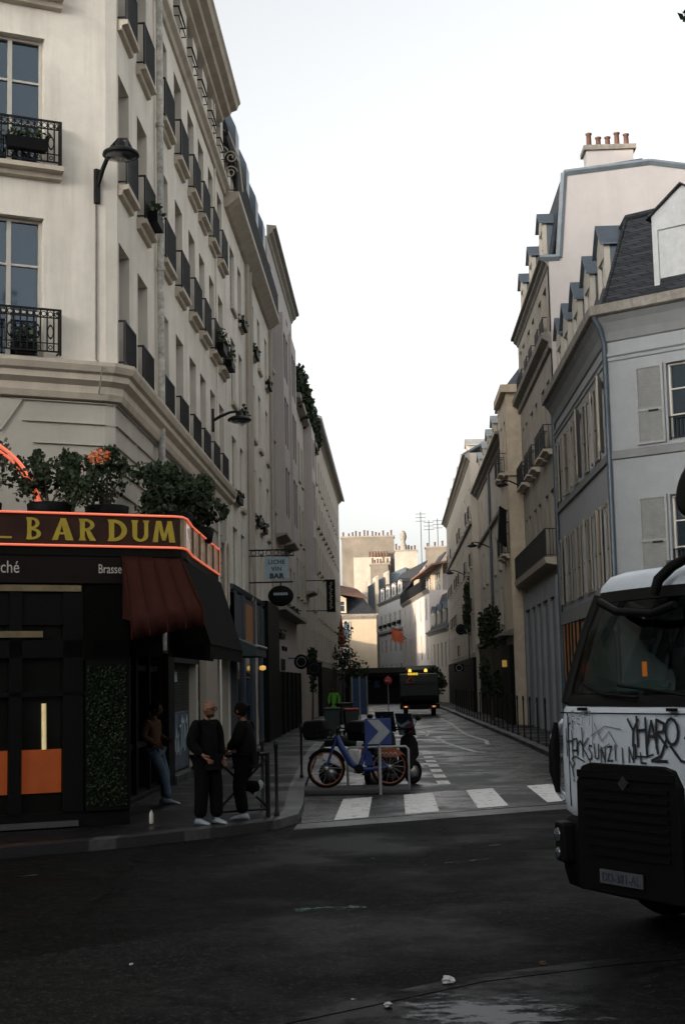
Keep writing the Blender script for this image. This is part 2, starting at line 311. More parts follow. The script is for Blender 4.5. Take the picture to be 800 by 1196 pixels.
def wmesh(w,h,tr):
    k=(round(w,2),round(h,2),tr)
    if k in _wc: return _wc[k]
    a=MB(); t=.055; x=w/2
    a.box(-x,-x+t,-.05,.03,0,h); a.box(x-t,x,-.05,.03,0,h); a.box(-x+t,x-t,-.05,.03,0,t); a.box(-x+t,x-t,-.05,.03,h-t,h)
    a.box(-.035,.035,-.045,.03,t,h-t)
    for i in range(1,tr+1):
        z=h*i/(tr+1)+(.1*h if tr==1 else 0)
        a.box(-x+t,-.035,-.03,.025,z-.018,z+.018); a.box(.035,x-t,-.03,.025,z-.018,z+.018)
    p=MB(); p.quad((-x+.01,.01,.01),(x-.01,.01,.01),(x-.01,.01,h-.01),(-x+.01,.01,h-.01))
    _wc[k]=(a.mesh('window',M['whitewood']),p.mesh('pane',M['glass']),p.mesh('pane',M['glassb']),p.mesh('pane',M['glassd'])); return _wc[k]
def window(parent,f,a,z,w,h,dep=.28,tr=2,d=0,curt=None,dark=False):
    fm,p1,p2,p3=wmesh(w,h,tr)
    if dark: p1=p3
    o=inst('window',fm,parent,f(a,d+dep-.02,z),f.th)
    c=rnd.random()<(.12 if dark else .42) if curt is None else curt
    inst('pane',p2 if c else p1,o,(0,0,0),local=True)
    return o
_rc={}
def railmesh(w,h,p,style=0):
    k=(round(w,2),round(h,2),round(p,2),style)
    if k in _rc: return _rc[k]
    a=MB(); x=w/2; r=.011
    a.box(-x,x,-p-.02,-p+.02,h-.03,h); a.box(-x,x,-p-.012,-p+.012,.05,.075)
    for s in(-1,1):
        a.box(s*x-.015,s*x+.015,-p+.02,0,h-.03,h); a.box(s*x-.012,s*x+.012,-p+.02,0,.05,.075)
        a.box(s*x-.016,s*x+.016,-p-.016,-p+.016,0,h)
        if p>.2:
            for i in range(1,int(p/.11)): a.box(s*x-r,s*x+r,-i*.11-r,-i*.11+r,.075,h-.03)
    n=max(2,int(w/.105))
    for i in range(1,n):
        q=-x+w*i/n; a.box(q-r,q+r,-p-r,-p+r,.075,h-.03)
    if style:
        a.box(-x,x,-p-.01,-p+.01,h-.16,h-.14); a.box(-x,x,-p-.01,-p+.01,.19,.205)
        for i in range(n):
            q=-x+w*(i+.5)/n
            a.torus(.04,.008,Matrix.Translation((q,-p,h-.09))@Matrix.Rotation(R(90),4,'X'),12,5)
            if i%2==0:
                a.torus(.045,.008,Matrix.Translation((q,-p,h*.5))@Matrix.Rotation(R(90),4,'X'),12,5,sy=2.4)
                a.torus(.03,.008,Matrix.Translation((q,-p,.13))@Matrix.Rotation(R(90),4,'X'),12,5)
    _rc[k]=a.mesh('railing',M['iron']); return _rc[k]
_sc={}
def shutter_mesh(w,h,mt,key):
    k=(round(w,2),round(h,2),key)
    if k in _sc: return _sc[k]
    a=MB(); t=.07
    a.box(0,t,-.045,0,0,h); a.box(w-t,w,-.045,0,0,h)
    for z in (0,h*.42,h-t): a.box(t,w-t,-.045,0,z,z+t)
    n=int(h/.06)
    for i in range(n):
        z=.03+i*(h-.06)/n
        a.add([(t,-.04,z),(w-t,-.04,z),(w-t,-.008,z+.045),(t,-.008,z+.045)],[(0,1,2,3)])
    a.box(t,w-t,-.006,-.002,.02,h-.02)
    a.mi=1; a.box(w*.45,w*.8,-.06,-.045,h*.40,h*.40+.05)
    _sc[k]=a.mesh('shutter',[mt,M['iron']]); return _sc[k]
def body(mb,pts,z0,z1,top=True):
    """plain closed side walls through the listed plan points (open polyline) plus a flat top"""
    for p,q in zip(pts[:-1],pts[1:]): mb.quad((*p,z0),(*q,z0),(*q,z1),(*p,z1))
    if top: mb.quad(*[(*p,z1) for p in pts])
def chimney(parent,x0,x1,y0,y1,z0,z1,pots,wall,name='chimney',ph=.46):
    a=MB(); a.box(x0,x1,y0,y1,z0,z1-.18)
    o=a.build(name,wall,parent)
    b=MB(); b.box(x0-.1,x1+.1,y0-.1,y1+.1,z1-.18,z1); b.build('chimney_cap',M['dkgutter'],o)
    c=MB()
    for i in range(pots):
        t=(i+.5)/pots; h=ph*(.75+.6*rnd.random()); r=.10 if (x1-x0)/max(pots,1)>.28 else .085
        x=x0+(x1-x0)*t if (x1-x0)>(y1-y0) else (x0+x1)/2; y=(y0+y1)/2 if (x1-x0)>(y1-y0) else y0+(y1-y0)*t
        c.lathe([(r*1.15,z1),(r,z1+.08),(r*.9,z1+h-.06),(r*1.2,z1+h-.05),(r*1.2,z1+h),(r*.7,z1+h)],Matrix.Translation((x,y,0)),10)
    c.build('chimney_pots',M['terracotta'],o)
    return o
def leaves(mb,cs,n,size,seed,flat=.6,up=.3):
    """n leaf-sized faces scattered through ellipsoids cs=(centre,(rx,ry,rz))"""
    g=random.Random(seed)
    for k in range(n):
        c,r=g.choice(cs)
        while True:
            p=Vector((g.uniform(-1,1),g.uniform(-1,1),g.uniform(-1,1)))
            if .15<p.length<1: break
        q=Vector(c)+Vector((p.x*r[0],p.y*r[1],p.z*r[2])); s=size*g.uniform(.6,1.4)
        d=Vector((g.gauss(0,1),g.gauss(0,1),g.gauss(up,.7))).normalized(); e=d.orthogonal().normalized(); e=(Matrix.Rotation(g.uniform(0,6.28),3,d)@e)
        w=d.cross(e)*s*.38
        mb.mi=g.choice([0,0,1]); mb.add([q-e*s*.5,q+w,q+e*s*.6,q-w],[(0,1,2,3)])
def text(body_,size,name,mt,parent,loc,rot,ext=.006,align='LEFT',sx=1,off=0,spacing=1):
    cu=bpy.data.curves.new(name,'FONT'); cu.body=body_; cu.size=size; cu.extrude=ext; cu.align_x=align; cu.offset=off; cu.space_character=spacing; cu.resolution_u=3
    t=bpy.data.objects.new(name,cu); C.objects.link(t)
    dg=bpy.context.evaluated_depsgraph_get(); me=bpy.data.meshes.new_from_object(t.evaluated_get(dg)); bpy.data.objects.remove(t)
    me.name=name; me.materials.clear(); me.materials.append(mt)
    o=bpy.data.objects.new(name,me); C.objects.link(o); o.parent=parent; o.location=Vector(loc)-org(parent); o.rotation_euler=rot; o.scale=(sx,1,1); WL[o.name]=Vector((0,0,0)); return o
# ------------------------------------------------------------------ ground
def sheet(name,poly,z,mt):
    a=MB(); a.quad(*[(x,y,z) for x,y in poly]); return structure(a.build(name,mt))
sheet('ground',[(-900,-900),(900,-900),(900,1500),(-900,1500)],-.03,M['concrete'])
sheet('junction_road',[(-45,-30),(45,-10),(45,34),(4.5,34),(3.4,24.9),(-1.45,21.95),(-1.6,21.8),(-45,-6)],0,M['asphalt'])
sheet('street_road',[(-1.45,21.9),(3.4,24.85),(6,30),(6,240),(-6,240),(-2.6,40)],.004,M['asphalt_street'])
LK=[(-30,.6),(-9,14.9),(-5,18.05),(-3.56,19.05),(-2.3,20.35),(-1.72,21.2),(-1.5,22.0),(-1.55,24),(-1.8,28.5),(-2.3,43),(-2.6,66),(-2.9,100),(-3,145)]
RK=[(40,15.5),(14,26.5),(6.4,29.6),(4.6,31.2),(4.15,33.5),(4.1,38.6),(4.08,49.7),(3.9,66),(3.62,101),(3.3,130),(-1,185)]
NK=[(-12,-1.6),(-4,5.85),(-.86,8.68),(.41,9.82),(1.39,10.33),(3.2,10.9),(8,11.8),(20,13)]
def offset(pl,w):
    out=[]
    for i,p in enumerate(pl):
        a=Vector(pl[max(i-1,0)]); b=Vector(pl[min(i+1,len(pl)-1)]); t=(b-a).normalized(); n=Vector((-t.y,t.x)); out.append(tuple(Vector(p)+n*w))
    return out
def pavement(name,kpl,inner,w,mt,km=None):
    """kerb line with its stone edge, and the pavement sheet behind it; w: offset of the stone's back edge"""
    k2=offset(kpl,w); a=MB()
    for i in range(len(kpl)-1):
        p,q,r,s=kpl[i],kpl[i+1],k2[i+1],k2[i]
        a.quad((*p,-.02),(*q,-.02),(*q,.135),(*p,.135)); a.quad((*p,.135),(*q,.135),(*r,.14),(*s,.14))
    structure(a.build(name+'_kerb',km or M['kerb']))
    b=MB(); b.quad(*[(x,y,.136) for x,y in k2+inner]); structure(b.build(name,mt))
pavement('left_pavement',LK,[(-8,145),(-8,30),(-40,20)],.30,M['pave'])
pavement('right_pavement',RK,[(8,185),(12,60),(12,45),(60,45),(60,16)],-.28,M['pave'])
pavement('near_pavement',NK,[(20,-40),(-30,-40),(-30,-2)],-.22,M['pave_near'],M['pave_near'])
a=MB()
for x0,x1 in ((-.97,-.45),(.13,.68),(1.33,1.86),(2.56,3.1),(3.6,4.0)):
    f0=lambda x:22.3+(x+.95)*.70; f1=lambda x:26.2+(x+1.0)*.68
    a.quad((x0,f0(x0),.008),(x1,f0(x1),.008),(x1,f1(x1),.008),(x0,f1(x0),.008))
structure(a.build('zebra_crossing',M['paint']))
a=MB(); a.quad((-1.5,20.9,.008),(4.6,24.55,.008),(4.6,25.4,.008),(-1.5,21.75,.008)); structure(a.build('cobble_strip',M['cobble']))
def px_line(mb,pts,w,z=.009):
    pts=[Vector((*p,0)) for p in pts]
    for i in range(len(pts)-1):
        t=(pts[i+1]-pts[i]).normalized(); n=Vector((-t.y,t.x,0))*w/2; u=Vector((0,0,z))
        a_=pts[i]-t*.03; b_=pts[i+1]+t*.03
        mb.quad(a_+n+u,a_-n+u,b_-n+u,b_+n+u)
a=MB()
px_line(a,[(2.55,80),(2.75,70),(2.72,62),(2.75,56),(3.15,50),(3.0,47)],.14)
px_line(a,[(1.55,54),(1.7,49),(2.05,45),(2.35,42.5),(2.6,42)],.16,.010)
px_line(a,[(1.0,66),(1.25,62),(1.35,58),(1.2,55)],.13,.011)
for i in range(7):
    y=29.5+i*2.0; px_line(a,[(.98-.012*i,y),(.96-.012*i,y+1.0)],.26)
for i in range(5): px_line(a,[(.62+.05*i,44+i*3.2),(.6+.05*i,45.6+i*3.2)],.14,.012)
structure(a.build('lane_markings',M['paint2']))
a=MB()
for (x0,y0,x1,y1,w) in ((-4.9,15.9,-3.2,17.1,.07),(-3.0,17.5,-1.2,18.9,.06),(-1.0,16.9,2.2,19.3,.05),(-4.6,14.6,-3.6,15.3,.08),(.3,16.7,1.7,17.6,.05),(-2.2,18.6,-1.4,19.2,.09)):
    px_line(a,[(x0,y0),(x1,y1)],w,.005)
structure(a.build('faded_stop_line',M['faintpaint']))
a=MB(); px_line(a,[(-.95,13.6),(-.35,13.75)],.22,.005); structure(a.build('green_road_mark',M['greenpaint']))
# pale patches on the near pavement: paint stain and wet sheen put into colour
a=MB(); a.quad((-.75,7.9,.1445),(1.3,7.9,.1445),(1.5,10.1,.1445),(.5,9.55,.1445),(-.6,8.65,.1445)); structure(a.build('pale_stain_and_sheen',M['sheenstain']))
# litter
def litter(name,label,x,y,z,s,mt,seed,group=None):
    bm=bmesh.new(); bmesh.ops.create_icosphere(bm,subdivisions=2,radius=s); g=random.Random(seed)
    for v in bm.verts: v.co*=g.uniform(.55,1.25); v.co.z=max(v.co.z*.6,-s*.28)
    me=bpy.data.meshes.new(name); bm.to_mesh(me); bm.free(); me.materials.append(mt)
    o=link(name,me); o.location=(x,y,z+s*.28); return tag(o,label,'litter',group)
litter('crumpled_tissue','crumpled white paper tissue lying near the kerb of the near pavement',.3,9.62,.141,.045,M['paper'],1)
for i,(x,y,l) in enumerate([(-.32,9.75,'tiny pale scrap on the road left of the crumpled tissue'),(.55,10.3,'tiny pale scrap on the road beyond the crumpled tissue'),(-2.05,11.1,'tiny pale scrap on the dark road in the left foreground')]):
    litter('paper_scrap',l,x,y,.002,.02,M['paper'],i+5,'paper scraps on the road')
litter('dry_leaf','small brown dry leaf on the road before the white truck',1.05,10.9,.002,.03,M['terracotta'],11)
litter('cigarette_packet','flat white scrap on the near pavement at the bottom of the picture',-.08,8.95,.141,.03,M['paper'],15)
# ------------------------------------------------------------------ corner building with the bar
L1=thing('corner_building','cream plastered corner building rising above the bar with iron balconies',"building",(-4.72,23.43,0))
W=F(-4.55,23.58,R(90)); FR=F(-4.72,23.43,R(27.2)); CH=F(-4.72,23.43,math.atan2(.15,.17))
cols=[(23.72,24.72),(25.55,26.62),(28.02,29.22),(30.22,31.32),(32.33,33.4),(34.15,35.2),(36.1,37.12),(38.0,39.1)]
rows=[(7.56,9.75),(10.76,12.8),(13.76,15.75),(16.85,18.05)]
ops=[(c0-23.58,c1-23.58,z0,z1) for c0,c1 in cols for z0,z1 in rows]
gops=[(38.55-23.58,39.3-23.58,4.6,6.2),(27.2-23.58,28.4-23.58,5.0,6.1)]
a=MB(); facade(a,W,0,39.65-23.58,6.95,18.35,ops,.30)
fops=[(-2.16,-1.06,7.56,9.95),(-2.16,-1.06,10.86,13.12),(-2.16,-1.06,13.9,16.0),(-5.2,-4.1,7.56,9.95),(-5.2,-4.1,10.86,13.12),(-5.2,-4.1,13.9,16.0)]
facade(a,FR,-9,0,6.95,18.35,fops,.30)
a.quad(FR(0,0,6.95),W(0,0,6.95),W(0,0,18.35),FR(0,0,18.35))
p0=FR(-9,0,0); body(a,[(p0.x,p0.y),(-16,30),(-16,39.65),(-4.55,39.65)],0,18.35,False)
a.quad((p0.x,p0.y,18.36),(-4.72,23.43,18.36),(-4.55,23.58,18.36),(-4.55,39.65,18.36),(-16,39.65,18.36),(-16,30,18.36))
a.build('wall',M['cream'],L1)
a=MB(); a.box(-15,-7.4,30,39.6,18.3,22.6); a.build('shade_block',M['zinc'],L1)  # unseen block added to keep the sun off the party wall opposite
# lower storey: coursed stone set 3 cm proud in bands with open joints
a=MB(); facade(a,W,0,39.65-23.58,0,6.95,[(29.1-23.58,33.2-23.58,.14,2.72),(36.0-23.58,38.6-23.58,.14,2.9),(24.2-23.58,28.3-23.58,.14,3.3),(38.5-23.58,39.2-23.58,4.3,6.0)],.35,.04); facade(a,FR,-9,0,0,6.95,(),.1,.04)
a.quad(FR(0,.04,0),W(0,.04,0),W(0,.04,6.95),FR(0,.04,6.95)); a.build('ground_storey_wall',M['offwhite'],L1)
a=MB()
zs=[6.95,6.86,6.84,6.51,6.49,6.15,6.13,5.78,5.76,5.4,5.38,5.02,5.0,4.62,4.6,4.2]
for i in range(1,len(zs)-1,2):
    z1,z0=zs[i]-.012+.012,zs[i+1]+.005; k=(i-1)//2
    x0=[-1.36,-1.12,-.94,-.75,-.6,-.5,-.45,-.4][k]; sl=.28
    a.prism([(x0,z1),(x0-sl,z0),(.0,z0),(.0,z1)],lambda q,z:FR(q,0.0,z),lambda q,z:FR(q,.045,z))
    a.quad(FR(0,0,z0),W(0,0,z0),W(0,0,z1),FR(0,0,z1))
    for b0,b1 in ((0,1.9),(2.0,4.4),(4.5,9.3),(9.4,12.2),(12.3,14.8)):
        a.prism([(b0,z0),(b1,z0),(b1,z1),(b0,z1)],lambda q,z:W(q,0,z),lambda q,z:W(q,.045,z))
b=[(-9,6.84),(-1.64,6.84),(-2.1,6.2),(-2.9,5.7),(-9,5.7)]
a.prism([(-9,6.84),(-1.40,6.84),(-1.74,6.32),(-2.5,6.2),(-9,6.2)],lambda q,z:FR(q,0,z),lambda q,z:FR(q,.045,z))
a.build('stone_courses',M['offwhite'],L1)
bp=[(0,6.88),(.06,6.9),(.10,7.0),(.10,7.12),(.2,7.2),(.2,7.30),(.26,7.34),(.30,7.44),(.30,7.5),(.0,7.55)]
def wrapcornice(prof,name,mt,parent,y1=39.6,a0=-9):
    m=MB()
    fr=lambda o,z:FR(-.0,0,z)+Vector((.45*o,-.9*o,0))
    # three mitred runs round the chamfered corner
    def ring(o,z): return [FR(a0,-o,z), FR(.27*o,-o,z), W(-.27*o,-o,z)if False else Vector((-4.55+o,23.58-.23*o,z)), Vector((-4.55+o,y1,z))]
    rs=[ring(o,z) for o,z in prof]; n=len(prof)
    for i in range(n-1):
        for j in range(3): m.quad(rs[i][j],rs[i][j+1],rs[i+1][j+1],rs[i+1][j])
    m.quad(*[r[3] for r in rs]); m.quad(*[r[0] for r in rs]); m.quad(*rs[-1],Vector((-4.6,y1,prof[-1][1]))) if False else None
    return m.build(name,mt,parent)
wrapcornice(bp,'belt_cornice',M['creamstone'],L1)
wrapcornice([(0,16.15),(.06,16.17),(.1,16.26),(.2,16.34),(.2,16.44),(0,16.5)],'upper_cornice',M['creamstone'],L1)
wrapcornice([(0,18.05),(.1,18.1),(.12,18.2),(.3,18.26),(.34,18.36),(.5,18.42),(.55,18.55),(.6,18.6),(.6,18.66),(0,18.75)],'roof_cornice',M['creamstone'],L1,38.9)
def balcony(parent,f,a,z,w,p=.12,h=.86,style=0,slab=True,planter=False):
    m=MB()
    if slab:
        q=F(*f(a,0,0).xy,f.th)
        m.prism([(0,z-.2),(p*.5,z-.18),(p*.6,z-.1),(p+.04,z-.08),(p+.04,z),(0,z)],lambda o,zz:q(-w/2-.05,-o,zz),lambda o,zz:q(w/2+.05,-o,zz))
        s=m.build('balcony',M['creamstone'],parent); r=inst('railing',railmesh(w,h,p,style),s,f(a,0,z),f.th)
    else:
        s=inst('railing',railmesh(w,h,p,style),parent,f(a,0,z),f.th)
    return s
for ci,(c0,c1) in enumerate(cols):
    ac=(c0+c1)/2-23.58; w=c1-c0
    for ri,(z0,z1) in enumerate(rows):
        window(L1,W,ac,z0,w,z1-z0,.30,2 if ri<3 else 1,dark=True)
        if ri==0: balcony(L1,W,ac,z0,w+.06,.10,.8,0,False)
        elif ri<3: balcony(L1,W,ac,z0,w+.06,.15,.85)
        else:
            m=MB(); q=ac; m.tube([W(q-w/2,0,z0+.42),W(q-w/2,-.12,z0+.42),W(q+w/2,-.12,z0+.42),W(q+w/2,0,z0+.42)],.022,6); m.tube([W(q-w/2,0,z0+.2),W(q-w/2,-.12,z0+.2),W(q+w/2,-.12,z0+.2),W(q+w/2,0,z0+.2)],.015,6); m.build('guard_rail',M['iron'],L1)
for c0,c1,z0,z1 in fops:
    ac=(c0+c1)/2
    window(L1,FR,ac,z0,c1-c0,z1-z0,.22,2,curt=False)
    balcony(L1,FR,ac,z0-.06 if z0>8 else z0-.0,c1-c0+.45,.24,.78,1,z0>8)
# ground openings: roller shutters, doors
m=MB()
for i in range(40):
    z=.2+i*.063; m.box(-4.78,-4.755,29.12,33.18,z,z+.058)
m.box(-4.8,-4.5,29.1,33.2,2.6,2.72); s=m.build('roller_shutter',M['metalshut'],L1,label='grey roller shutter sprayed with blue graffiti')
m=MB()
for i in range(20):
    z=.3+i*.063; m.box(-4.752,-4.749,29.4,32.9,z+.003,z+.055)
m.build('graffiti',M['graff'],s)
m=MB(); g=random.Random(5)
for k in range(14):
    y=29.5+k*.24; m.tube([(-4.745,y,.5+g.random()*.8),(-4.745,y+.1,1.2+g.random()*.3),(-4.745,y+.22,.6+g.random()*.5)],.018,4)
m.build('graffiti_lines',M['signblue'],s); m=MB()
for k in range(9):
    y=29.5+k*.2; m.tube([(-4.745,y,2.2),(-4.745,y+.08,2.42),(-4.745,y+.14,2.2)],.014,4)
m.build('graffiti_lines',M['signblue'],s)
m=MB(); m.box(-4.62,-4.40,29.0,33.3,.10,.30); m.build('step',M['tactile'],L1)
m=MB()
for i in range(42):
    z=.15+i*.064; m.box(-4.80,-4.77,36.05,38.55,z,z+.058)
m.build('roller_shutter',M['metalshut'],L1)
m=MB(); m.box(-4.95,-4.8,24.15,28.35,.13,3.35); m.box(-4.8,-4.5,24.15,28.35,.13,.20); m.box(-4.6,-4.46,28.3,29.08,.13,3.35); m.box(-4.6,-4.46,23.5,24.2,.13,4.0); m.box(-4.6,-4.46,24.2,33.3,2.75,4.0)
for y in (24.2,25.5,26.9,28.2): m.box(-4.8,-4.6,y,y+.12,.14,3.2)
for z in (.14,1.0,2.4,3.1): m.box(-4.8,-4.66,24.2,28.3,z,z+.1)
m.build('shopfront',M['darkwood'],L1)
m=MB(); m.box(-4.55,-4.40,33.55,35.8,.14,2.75)
for z in (.6,1.15,1.7,2.25): pass
m.build('stone_pier',M['warmstone'],L1)
# arched niche frame, downpipe, cable
m=MB(); pts=[(-4.5,38.5,4.3),(-4.5,38.5,5.6)]+[(-4.5,38.85-.35*math.cos(t),5.6+.4*math.sin(t)) for t in [i*math.pi/10 for i in range(11)]]+[(-4.5,39.2,4.3)]
m.tube(pts,.05,6); m.build('arched_surround',M['creamstone'],L1); window(L1,W,38.85-23.58,4.3,.7,1.7,.3,1)
m=MB(); m.tube([(-4.44,27.55,z) for z in (2.8,6.7,7.0,12,18.1)],.07,10)
for z in (4,7.6,10.4,13.4,16.2): m.tube([(-4.44,27.55,z-.04),(-4.44,27.55,z+.04)],.088,10)
m.build('downpipe',mat('flaking_painted_pipe',(.60,.58,.53),.8,noise=.55,nscale=7,stain=1.0,col2=(.13,.15,.15)),L1)
m=MB(); m.tube([(-4.53,37.4,z) for z in(.14,8,18)],.035,8); m.build('downpipe',M['cream'],L1)
m=MB(); m.tube([FR(-.17,-.02,z) for z in(10.3,9.5,9.0,8.2,7.6)]+[FR(-.15,-.33,7.4),FR(-.15,-.12,7.0)],.014,5); m.build('cable',M['dkgutter'],L1)
# plant boxes on the front balconies
def planter(name,label,f,a,d,z,w,seed,kind='leaf',sz=.09,hh=.28):
    t=thing(name,label,'planter',tuple(f(a,d,z)))
    m=MB(); q=F(*f(a,d,0).xy,f.th)
    m.prism([(-w/2*.9,z),(w/2*.9,z),(w/2,z+.2),(-w/2,z+.2)],lambda x,zz:q(x,-.09,zz),lambda x,zz:q(x,.09,zz)); m.build('box',M['plastic'],t)
    l=MB(); leaves(l,[(tuple(q(x,0,z+.24+hh/3)),(.16,.12,hh/2)) for x in (-w*.35,-w*.12,w*.12,w*.35)],90,sz,seed); l.build('foliage',[M[kind],M['leaf3']],t,fix=False)
    return t
planter('flower_box','dark flower box on the uppermost visible balcony of the facade above the bar',FR,-1.42,-.32,10.98,.7,2,hh=.14)
planter('flower_box','dark potted greenery on the balcony just above the cornice over the bar',FR,-1.38,-.12,7.58,.34,3,hh=.3)
planter('flower_box','leafy box on the second street balcony from the corner lamp',W,26.1-23.58,-.26,10.78,.8,4,hh=.2)
planter('flower_box','trailing plants on the last-but-one balcony of the long cream facade',W,36.6-23.58,-.26,10.78,.9,5,'leaf2',hh=.55)
planter('flower_box','trailing plants on the farthest balcony of the long cream facade',W,38.55-23.58,-.26,10.78,.9,6,'leaf2',hh=.5)
# wall lamps
def wall_lamp(label,base,dirv,reach,rise,s=1,cat='street lamp'):
    t=thing('wall_lamp',label,cat,tuple(base)); b=Vector(base); d=Vector(dirv).normalized(); z=Vector((0,0,1))
    m=MB(); th=math.atan2(d.y,d.x); Mx=Matrix.Translation(b)@Matrix.Rotation(th,4,'Z'); m.box(0,.07*s,-.045*s,.045*s,-.3*s,.3*s,Mx); m.build('bracket_plate',M['iron'],t)
    m=MB(); m.tube([b+d*.05,b+d*reach*.3+z*rise*.45,b+d*reach*.65+z*rise*.95,b+d*reach*.9+z*(rise*1.08),b+d*reach+z*rise*.95],[.04*s,.04*s,.035*s,.03*s,.03*s],8); m.build('arm',M['iron'],t)
    e=b+d*reach+z*(rise*.95-.02); Mx=Matrix.Translation(e)
    m=MB(); m.lathe([(.05*s,.06*s),(.09*s,.02*s),(.10*s,-.06*s),(.22*s,-.10*s),(.30*s,-.15*s),(.31*s,-.20*s),(.27*s,-.21*s)],Mx,24); m.build('lamp_shade',M['iron'],t)
    m=MB(); m.lathe([(.26*s,-.205*s),(.2*s,-.25*s),(.1*s,-.27*s)],Mx,20); m.build('lens',M['headlight'],t)
    return t
wall_lamp('black dish lamp on a curved arm at the corner of the cream building',FR(-.17,-.0,10.62),(.66,-.56,0),.68,.62)
wall_lamp('black dish lamp on a bent arm on the cream facade above the arched window',(-4.55,36.3,8.95),(1,.15,0),.72,.22)
# ------------------------------------------------------------------ the bar terrace
B=F(-4.5,20.52,R(26.8)); T=thing('bar_terrace','dark bar terrace under a long neon edged sign at the street corner','bar',(-4.5,20.52,.14))
m=MB()
for x0,x1 in ((-7,-6.9),(-4.6,-4.45),(-3.0,-2.85),(-1.03,-.85),(-.26,.03),(.66,.72)): m.prism([(x0,.36),(x1,.36),(x1,3.5),(x0,3.5)],lambda x,z:B(x,0,z),lambda x,z:B(x,.12,z))
m.prism([(-7,.14),(.72,.14),(.72,.36),(-7,.36)],lambda x,z:B(x,.02,z),lambda x,z:B(x,.14,z))
m.prism([(-7,2.0),(.05,2.0),(.05,2.06),(-7,2.06)],lambda x,z:B(x,.0,z),lambda x,z:B(x,.08,z))
m.prism([(-7,2.55),(.7,2.55),(.7,2.8),(-7,2.8)],lambda x,z:B(x,.0,z),lambda x,z:B(x,.12,z))
m.prism([(-7,3.02),(.7,3.02),(.7,3.5),(-7,3.5)],lambda x,z:B(x,.03,z),lambda x,z:B(x,.12,z))
m.build('front_frame',M['darkwood'],T)
m=MB(); m.quad(B(-7,.10,.36),B(.03,.10,.36),B(.03,.10,3.0),B(-7,.10,3.0)); m.build('front_glazing',mat('bar_glass',(.008,.009,.007),.12,spec=.35),T)
m=MB()
for x0,x1 in ((-2.8,-1.95),(-1.85,-1.035),(-.845,-.27)): m.prism([(x0,.64),(x1,.64),(x1,1.25),(x0,1.25)],lambda x,z:B(x,.07,z),lambda x,z:B(x,.098,z))
m.build('orange_panels',M['litpanel'],T)
m=MB(); m.tube([B(-.52,.06,1.25),B(-.525,.06,1.9)],.034,8); m.build('light_tube',M['litstrip'],T)
m=MB(); m.prism([(-7,2.84),(-.56,2.84),(-.56,2.93),(-7,2.93)],lambda x,z:B(x,-.02,z),lambda x,z:B(x,.06,z)); m.prism([(-7,3.5),(-.0,3.5),(-.0,3.59),(-7,3.59)],lambda x,z:B(x,-.02,z),lambda x,z:B(x,.08,z)); m.build('pale_trim',M['fasciacream'],T)
m=MB(); m.prism([(-7,.16),(-.04,.16),(-.04,.24),(-7,.24)],lambda x,z:B(x,-.02,z),lambda x,z:B(x,.018,z)); m.build('foot_grille',mat('chequer_steel',(.10,.10,.10),.5,metal=.5,noise=.4,nscale=40),T)
m=MB(); m.prism([(-7,3.62),(.72,3.62),(.72,4.1),(-7,4.1)],lambda x,z:B(x,-.03,z),lambda x,z:B(x,.1,z)); fas=m.build('name_fascia',M['brown'],T)
text('Le Bar du March\u00e9',.25,'fascia_lettering',M['whitetext'],fas,B(-.90,-.036,3.76),(R(90),0,B.th),.003,'RIGHT',.78)
text('Brasserie',.19,'fascia_lettering',M['whitetext'],fas,B(.24,-.036,3.77),(R(90),0,B.th),.003,'LEFT',.72)
# hedge pillar
hp=MB(); q0,q1=B(.06,-.03,0),B(.66,-.03,0); q2=B(.72,1.6,0); q3=B(.06,1.6,0)
for a_,b_ in ((q0,q1),(q1,q2),(q2,q3),(q3,q0)): hp.quad((a_.x,a_.y,.36),(b_.x,b_.y,.36),(b_.x,b_.y,2.5),(a_.x,a_.y,2.5))
hp.build('corner_pillar',M['darkwood'],T)
l=MB(); g=random.Random(9)
for k in range(4200):
    if k%4: p=B(g.uniform(.07,.65),-.03-abs(g.gauss(0,.02)),g.uniform(.42,2.42)); nn=-B.i
    else: p=B(.66+abs(g.gauss(0,.02)),g.uniform(0,1.5),g.uniform(.42,2.42)); nn=B.u
    d=(nn+Vector((g.gauss(0,.6),g.gauss(0,.6),g.gauss(.2,.6)))).normalized(); e=d.orthogonal().normalized(); w=d.cross(e)*.012; s=g.uniform(.014,.026)
    l.mi=0 if g.random()<.7 else 1; l.add([p-e*s,p+w,p+e*s,p-w],[(0,1,2,3)])
l.build('hedge_panel',[M['hedge'],M['leaf2']],T,fix=False)
# canopy: roof slab and sign band round the corner
cp=[B(x,-.05,0) for x in (-7,-4,-2,-1,0,.6,1.0)]
e0=B(1.40,-.05,0); arc=[(e0.x,e0.y),(-3.13,21.22),(-3.10,21.5)]
band=[(p.x,p.y) for p in cp]+arc+[(-3.17,22.6),(-3.2,24.5),(-3.22,26.45)]
inner=[(-4.6,26.45),(-4.6,23.5),(B(-7,3,0).x,B(-7,3,0).y)]
m=MB(); poly=band+inner; m.prism(poly,lambda x,y:Vector((x,y,4.02)),lambda x,y:Vector((x,y,4.15))); m.build('canopy_slab',M['darkwood'],T)
m=MB(); m.quad(*[(x,y,4.55) for x,y in poly]); m.build('canopy_top',M['darkwood'],T)
m=MB(); nb=11
for i in range(nb-3): m.quad((*band[i],4.16),(*band[i+1],4.16),(*band[i+1],4.62),(*band[i],4.62))
sb=m.build('sign_band',M['signbrown'],T)
m=MB()
for i in range(nb-3,len(band)-1):
    m.quad((*band[i],4.17),(*band[i+1],4.17),(*band[i+1],4.61),(*band[i],4.61))
m.build('sign_glass',M['signpane'],T)
